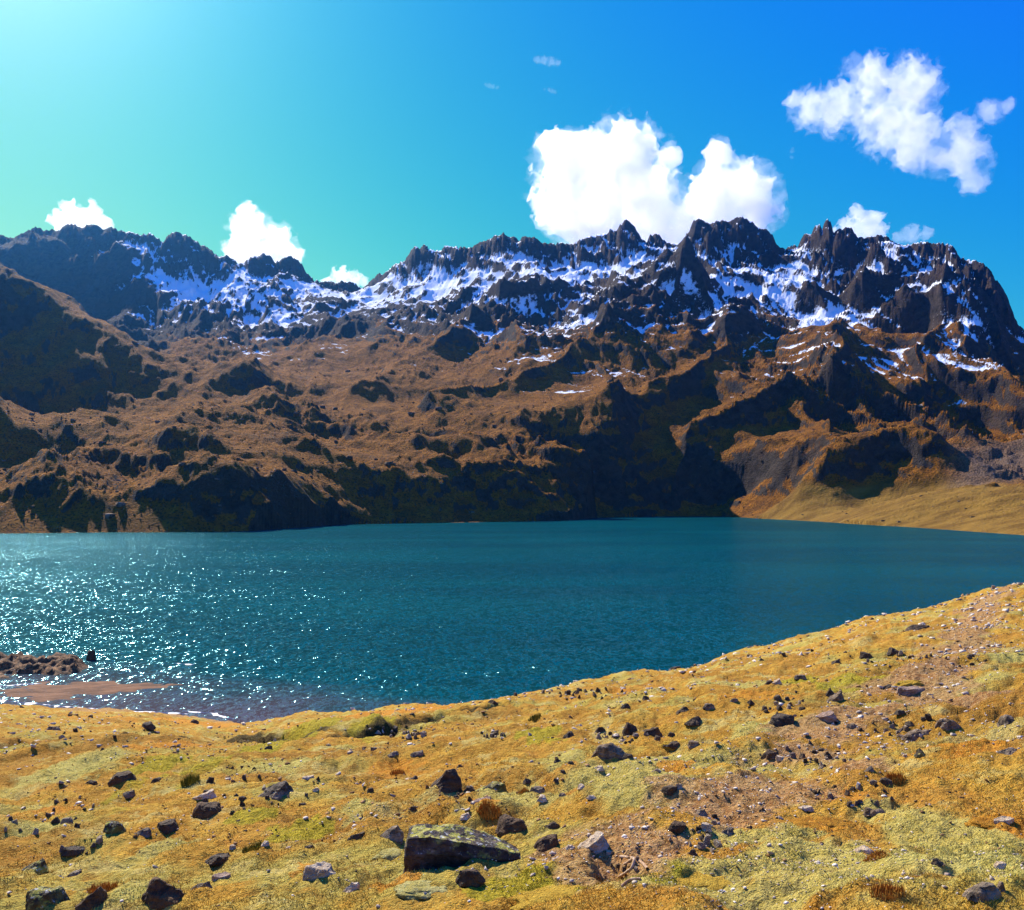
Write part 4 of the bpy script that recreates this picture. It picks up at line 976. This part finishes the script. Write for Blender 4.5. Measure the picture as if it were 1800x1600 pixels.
# ------------------------------------------------------------------ left shore: rocky spit, wet sandbar, surf
def lake_pt(px, py): D = -LAKE*F/(py-HOR); return ((px-900)/F*D, D)
sx, sy = np.meshgrid(np.linspace(-150, -54, 260), np.linspace(112, 152, 130))
spx = sx/sy*F+900
axis_y = 131+3.0*fbm2(sx/14, sx*0, 2, seed=5)
prof_ = 1-((sy-axis_y)/np.interp(spx, [-400, 0, 120, 175], [15, 9.0, 6.0, 1.0]))**2
tip = sstep(178, 120, spx)
sz = LAKE-0.55+1.35*np.clip(prof_, -1, 1)*tip + tip*sstep(-.3, .4, prof_)*(0.9*ridged2(sx/5, sy/4, 4, .55, seed=25)-0.45+0.25*fbm2(sx/1.3, sy/1.3, 3, seed=27))
nt = NT('spit_earth'); f1 = nt.noise(nt.pos(), .5, 6, .65); f2 = nt.noise(nt.pos(), 2.5, 5, .65)
M_SPIT = nt.bsdf(nt.mix(nt.ramp(f2, .4, .65), nt.mix(nt.ramp(f1, .4, .6), (.15, .07, .028), (.28, .14, .055)), (.06, .034, .016)), .8, nt.bump(f2, .8, .5), .2)
keep = np.nonzero(((sz[:-1, :-1] > LAKE-.5) | (sz[1:, 1:] > LAKE-.5)).ravel())[0]
o = mesh_obj('rocky_spit', np.stack([sx, sy, sz], 2).reshape(-1, 3), grid_faces(130, 260)[keep], M_SPIT, smooth=True)
tag(o, 'low brown rocky spit jutting into the lake at the left edge', 'spit')
bx_, by_ = np.meshgrid(np.linspace(-95, -38, 150), np.linspace(102, 127, 90))
c0 = lake_pt(135, 1212)
dd_ = np.hypot((bx_-c0[0]-(by_-c0[1])*.3)/15, (by_-c0[1])/9.0)+.25*fbm2(bx_/7, by_/5, 4, seed=35)
bz_ = LAKE-.25+.37*sstep(1.2, .2, dd_)+.10*fbm2(bx_/2.6, by_/1.2, 3, seed=37)*sstep(1.1, .6, dd_)
nt = NT('wet_sand'); f1 = nt.noise(nt.pos((1, 2, 1)), .35, 6, .65)
M_SAND = nt.bsdf(nt.mix(nt.ramp(f1, .35, .65), (.10, .042, .02), (.20, .09, .042)), .85, nt.bump(f1, .3, .3), .1)
o = mesh_obj('sandbar', np.stack([bx_, by_, bz_], 2).reshape(-1, 3), grid_faces(90, 150), M_SAND, smooth=True)
tag(o, 'wet reddish brown sandbar between the spit and the shore', 'sandbar')
nt = NT('surf_foam'); M_FOAM = nt.bsdf((.78, .74, .70), .6, None, .3)
def foam(pts_, wid, label, seed):
    n = 140; pl = np.array([lake_pt(*p) for p in pts_]); t = np.linspace(0, 1, n); ti = np.linspace(0, 1, len(pl))
    x = np.interp(t, ti, pl[:, 0]); y = np.interp(t, ti, pl[:, 1]); y = y+.25*fbm2(x/2.5, y*0, 3, seed=seed)
    w = wid*np.clip(.15+1.9*fbm2(x/1.4, x*0+3, 3, seed=seed+1), .01, 2.2)*np.sin(np.pi*np.clip(t, .01, .99))**.5
    rows = [np.stack([x, y+w*k_, np.full(n, LAKE+.02+h_)], 1) for k_, h_ in ((-.5, 0), (-.2, .05), (.2, .05), (.5, 0))]
    o = mesh_obj('surf_foam', np.concatenate(rows), grid_faces(4, n), M_FOAM, smooth=True)
    tag(o, label, 'foam', 'foam along the left shore')
foam([(-40,1225),(20,1234),(90,1241),(180,1247)], 0.9, 'pale surf line along the sand at the left edge', 3)
foam([(-40,1208),(10,1206),(70,1202)], 0.7, 'pale surf line in the channel behind the sandbar', 5)
foam([(210,1252),(270,1252),(330,1256)], .6, 'white surf strip at the tip of the sandbar', 7)
foam([(320,1251),(370,1254),(410,1265)], .8, 'white surf patch where the shore bends under the slope', 9)
foam([(305,1166),(325,1168),(342,1169)], .9, 'small breaking wave crest on the open water', 11)
o = None
bxy = lake_pt(160, 1160)
bm = hull_bm(shape_pts('block', 1.7, 1.4, 1.5, random.Random(4))); rough_up(bm, 1.7, 2, .05, 8)
me = bpy.data.meshes.new('boulder'); bm.to_mesh(me); bm.free(); me.materials.append(M_RK['brown'])
o = bpy.data.objects.new('boulder', me); COL.objects.link(o); o.location = (bxy[0], bxy[1], LAKE+.1)
tag(o, 'lone dark boulder in the water off the spit tip', 'boulder')
# ------------------------------------------------------------------ air
nt = NT('haze_air')
pv = nt.n('ShaderNodeVolumePrincipled'); pv.inputs['Color'].default_value = (0.09, 0.38, 1.0, 1); pv.inputs['Density'].default_value = 0.000041; pv.inputs['Anisotropy'].default_value = 0.89
nt.t.links.new(pv.outputs[0], nt.out.inputs['Volume'])
x0, x1, y0, y1, z0, z1 = -4600, 4600, -60, 3700, -520, 900
hv = [(x, y, z) for z in (z0, z1) for y in (y0, y1) for x in (x0, x1)]
hz = mesh_obj('haze', hv, [(0,2,3,1),(4,5,7,6),(0,1,5,4),(2,6,7,3),(0,4,6,2),(1,3,7,5)], nt.m)
tag(hz, 'thin bluish haze in the mountain air', 'haze', kind='stuff')

# ------------------------------------------------------------------ clouds
def surface_nets(f):
    nx, ny, nz = f.shape; s = f > 0
    cnt = np.zeros((nx-1, ny-1, nz-1), np.float32); acc = np.zeros((nx-1, ny-1, nz-1, 3), np.float32)
    def sl(a, d): return a[d[0]:nx-1+d[0], d[1]:ny-1+d[1], d[2]:nz-1+d[2]]
    cor = [(i, j, k) for i in (0, 1) for j in (0, 1) for k in (0, 1)]
    for a in cor:
        for ax in range(3):
            if a[ax]: continue
            b = list(a); b[ax] = 1
            fa, fb_ = sl(f, a), sl(f, b); m = (fa > 0) != (fb_ > 0)
            t = np.where(m, fa/np.where(m, fa-fb_, 1), 0)
            cnt += m
            for q_ in range(3): acc[..., q_] += m*(a[q_] + (t if q_ == ax else 0))
    idx = -np.ones(cnt.shape, np.int64); act = cnt > 0; idx[act] = np.arange(act.sum())
    gi = np.stack(np.nonzero(act), 1); V_ = gi + acc[act]/cnt[act][:, None]
    quads = []
    for ax in range(3):
        u_, v_ = [q_ for q_ in range(3) if q_ != ax]
        a = [slice(None)]*3; b = [slice(None)]*3; a[ax] = slice(0, -1); b[ax] = slice(1, None)
        m = s[tuple(a)] != s[tuple(b)]
        ii = np.stack(np.nonzero(m), 1)
        ok = (ii[:, u_] > 0) & (ii[:, v_] > 0) & (ii[:, u_] < f.shape[u_]-1) & (ii[:, v_] < f.shape[v_]-1)
        ii = ii[ok]; pos = s[tuple(a)][tuple(ii.T)]
        def cell(du, dv):
            c = ii.copy(); c[:, u_] += du; c[:, v_] += dv; return idx[tuple(c.T)]
        q_ = np.stack([cell(-1, -1), cell(0, -1), cell(0, 0), cell(-1, 0)], 1)
        flip = pos if ax != 1 else ~pos
        q_[~flip] = q_[~flip][:, ::-1]
        quads.append(q_)
    return V_, np.concatenate(quads)

def cloud_mat(name, dens):
    nt = NT(name)
    v = nt.n('ShaderNodeVolumePrincipled'); v.inputs['Color'].default_value = (1, 1, 1, 1); v.inputs['Density'].default_value = dens; v.inputs['Anisotropy'].default_value = 0.5
    nt.t.links.new(v.outputs[0], nt.out.inputs['Volume']); return nt.m
M_CL = cloud_mat('cloud_thick', 0.0075); M_CW = cloud_mat('cloud_thin', 0.0030); M_CV = cloud_mat('cloud_veil', 0.0011); M_CF = cloud_mat('cloud_faint', 0.0016)
CLOUD_D = 7200.0
def cloud(label, blobs, step, mat, amp=0.55, wl=46, seed=0, squash=0.8, group=None, off=0.15, parent=None):
    blobs = [(a_, b_, c_*(0.9 if mat is M_CW else 0.94)) for a_, b_, c_ in blobs] if parent is None else blobs
    B = np.array(blobs, float); S = CLOUD_D/F
    x0, x1 = (B[:, 0]-B[:, 2]).min()-25, (B[:, 0]+B[:, 2]).max()+25
    y0, y1 = (B[:, 1]-B[:, 2]).min()-25, (B[:, 1]+B[:, 2]).max()+25
    zr = B[:, 2].max()*squash+22
    gx, gy, gz = np.arange(x0, x1, step), np.arange(y0, y1, step), np.arange(-zr, zr, step)
    X_, Y_, Z_ = np.meshgrid(gx.astype(np.float32), gy.astype(np.float32), gz.astype(np.float32), indexing='ij')
    f = np.full(X_.shape, -1.0, np.float32)
    for i, (bx_, by_, br) in enumerate(blobs):
        dz_ = ((i*37) % 17/17-0.5)*br*0.7
        d2 = ((X_-bx_)/br)**2+((Y_-by_)/br)**2+((Z_-dz_)/(br*squash))**2
        f = smax(f, 1-np.sqrt(d2), 0.22)
    n = 0; a = 1.0; w = wl
    for o_ in range(5):
        n = n + a*(np.abs(perlin3(X_/w, Y_/w, Z_/w, seed+o_))*2.2-0.55 if o_ < 3 else perlin3(X_/w, Y_/w, Z_/w, seed+o_)*1.2); a *= 0.56; w *= 0.48
        if w < step*1.6: break
    f = f*1.0 - amp*n - off
    for ax in range(3):
        e = [slice(None)]*3; e[ax] = 0; f[tuple(e)] = -1; e[ax] = -1; f[tuple(e)] = -1
    V_, Q_ = surface_nets(f)
    Xp = x0+V_[:, 0]*step; Yp = y0+V_[:, 1]*step; Zp = -zr+V_[:, 2]*step
    W = np.stack([(Xp-900)*S, CLOUD_D+Zp*S, (HOR-Yp)*S], 1)
    c0 = W.mean(0); 
    if parent is not None:
        o = mesh_obj('veil', W-np.array(parent.location), Q_, mat, smooth=True, parent=parent); return o
    o = mesh_obj('cloud', W-c0, Q_, mat, smooth=True); o.location = c0
    if len(blobs) > 4: cloud(label, blobs, step*1.35, M_CV, amp*1.15, wl*0.9, seed+100, squash, off=0.03, parent=o)
    tag(o, label, 'cloud', group=group)
    return o
CG = 'clouds over the mountains'
cloud('big bright white cloud rising behind the middle of the snowy ridge', [(1000,300,62),(1090,300,76),(985,362,52),(1060,372,70),(1130,350,70),(1150,400,60),(1010,402,40),(972,262,30),(1100,258,38),(1178,275,24),(1270,350,66),(1315,340,58),(1262,275,28),(1250,305,26),(1230,395,60),(1335,372,42),(1190,430,60),(1060,430,50)], 2.5, M_CL, 0.5, 58, 3, group=CG)
cloud('ragged wispy white cloud high in the deep blue sky', [(1520,150,42),(1590,165,50),(1632,150,26),(1560,215,52),(1610,235,48),(1430,187,34),(1395,182,20),(1472,195,42),(1655,268,38),(1700,275,38),(1712,312,26),(1692,232,32),(1740,195,22),(1770,187,14),(1600,275,28)], 2.2, M_CW, 0.72, 46, 13, group=CG)
cloud('white puffy cloud above the notch of the dark left mountain', [(442,408,36),(482,430,38),(436,376,20),(510,446,25),(416,436,26),(450,456,40)], 2.2, M_CL, 0.48, 36, 23, group=CG)
cloud('low white cloud cap just above the left skyline', [(132,386,32),(156,378,26),(106,392,22),(182,396,18)], 1.8, M_CL, 0.42, 28, 33, group=CG)
cloud('small pointed white cloud behind the rock spires', [(1508,378,20),(1526,404,34),(1495,410,30),(1478,416,22)], 1.7, M_CL, 0.45, 24, 43, group=CG)
cloud('small flat white cloud low over the right shoulder of the ridge', [(1600,413,20),(1626,412,16),(1578,418,14)], 1.4, M_CW, 0.42, 18, 53, group=CG)
cloud('little white cloud resting in the saddle between the two ranges', [(600,490,22),(622,492,18),(578,496,16),(640,497,12)], 1.4, M_CL, 0.45, 18, 63, group=CG)
for (cx, cy, rx), lb, sd_ in (((962,108,20), 'faint longer shred of cloud high above the big cloud', 71), ((864,152,11), 'faint shred of cloud alone near the turquoise sky', 73), ((967,160,10), 'faint round shred of cloud between two others and the big cloud', 75), ((1392,270,11), 'tiny upright shred of cloud beside the ragged cloud', 77)):
    up = cx > 1300
    cloud(lb, [(cx+(0 if up else d*rx*0.9), cy+(d*rx*0.7 if up else d*2), rx*(0.5-0.15*abs(d))) for d in (-1, -0.3, 0.4, 1)], 1.2, M_CF, 0.6, 9, sd_, group='faint shreds of cloud')
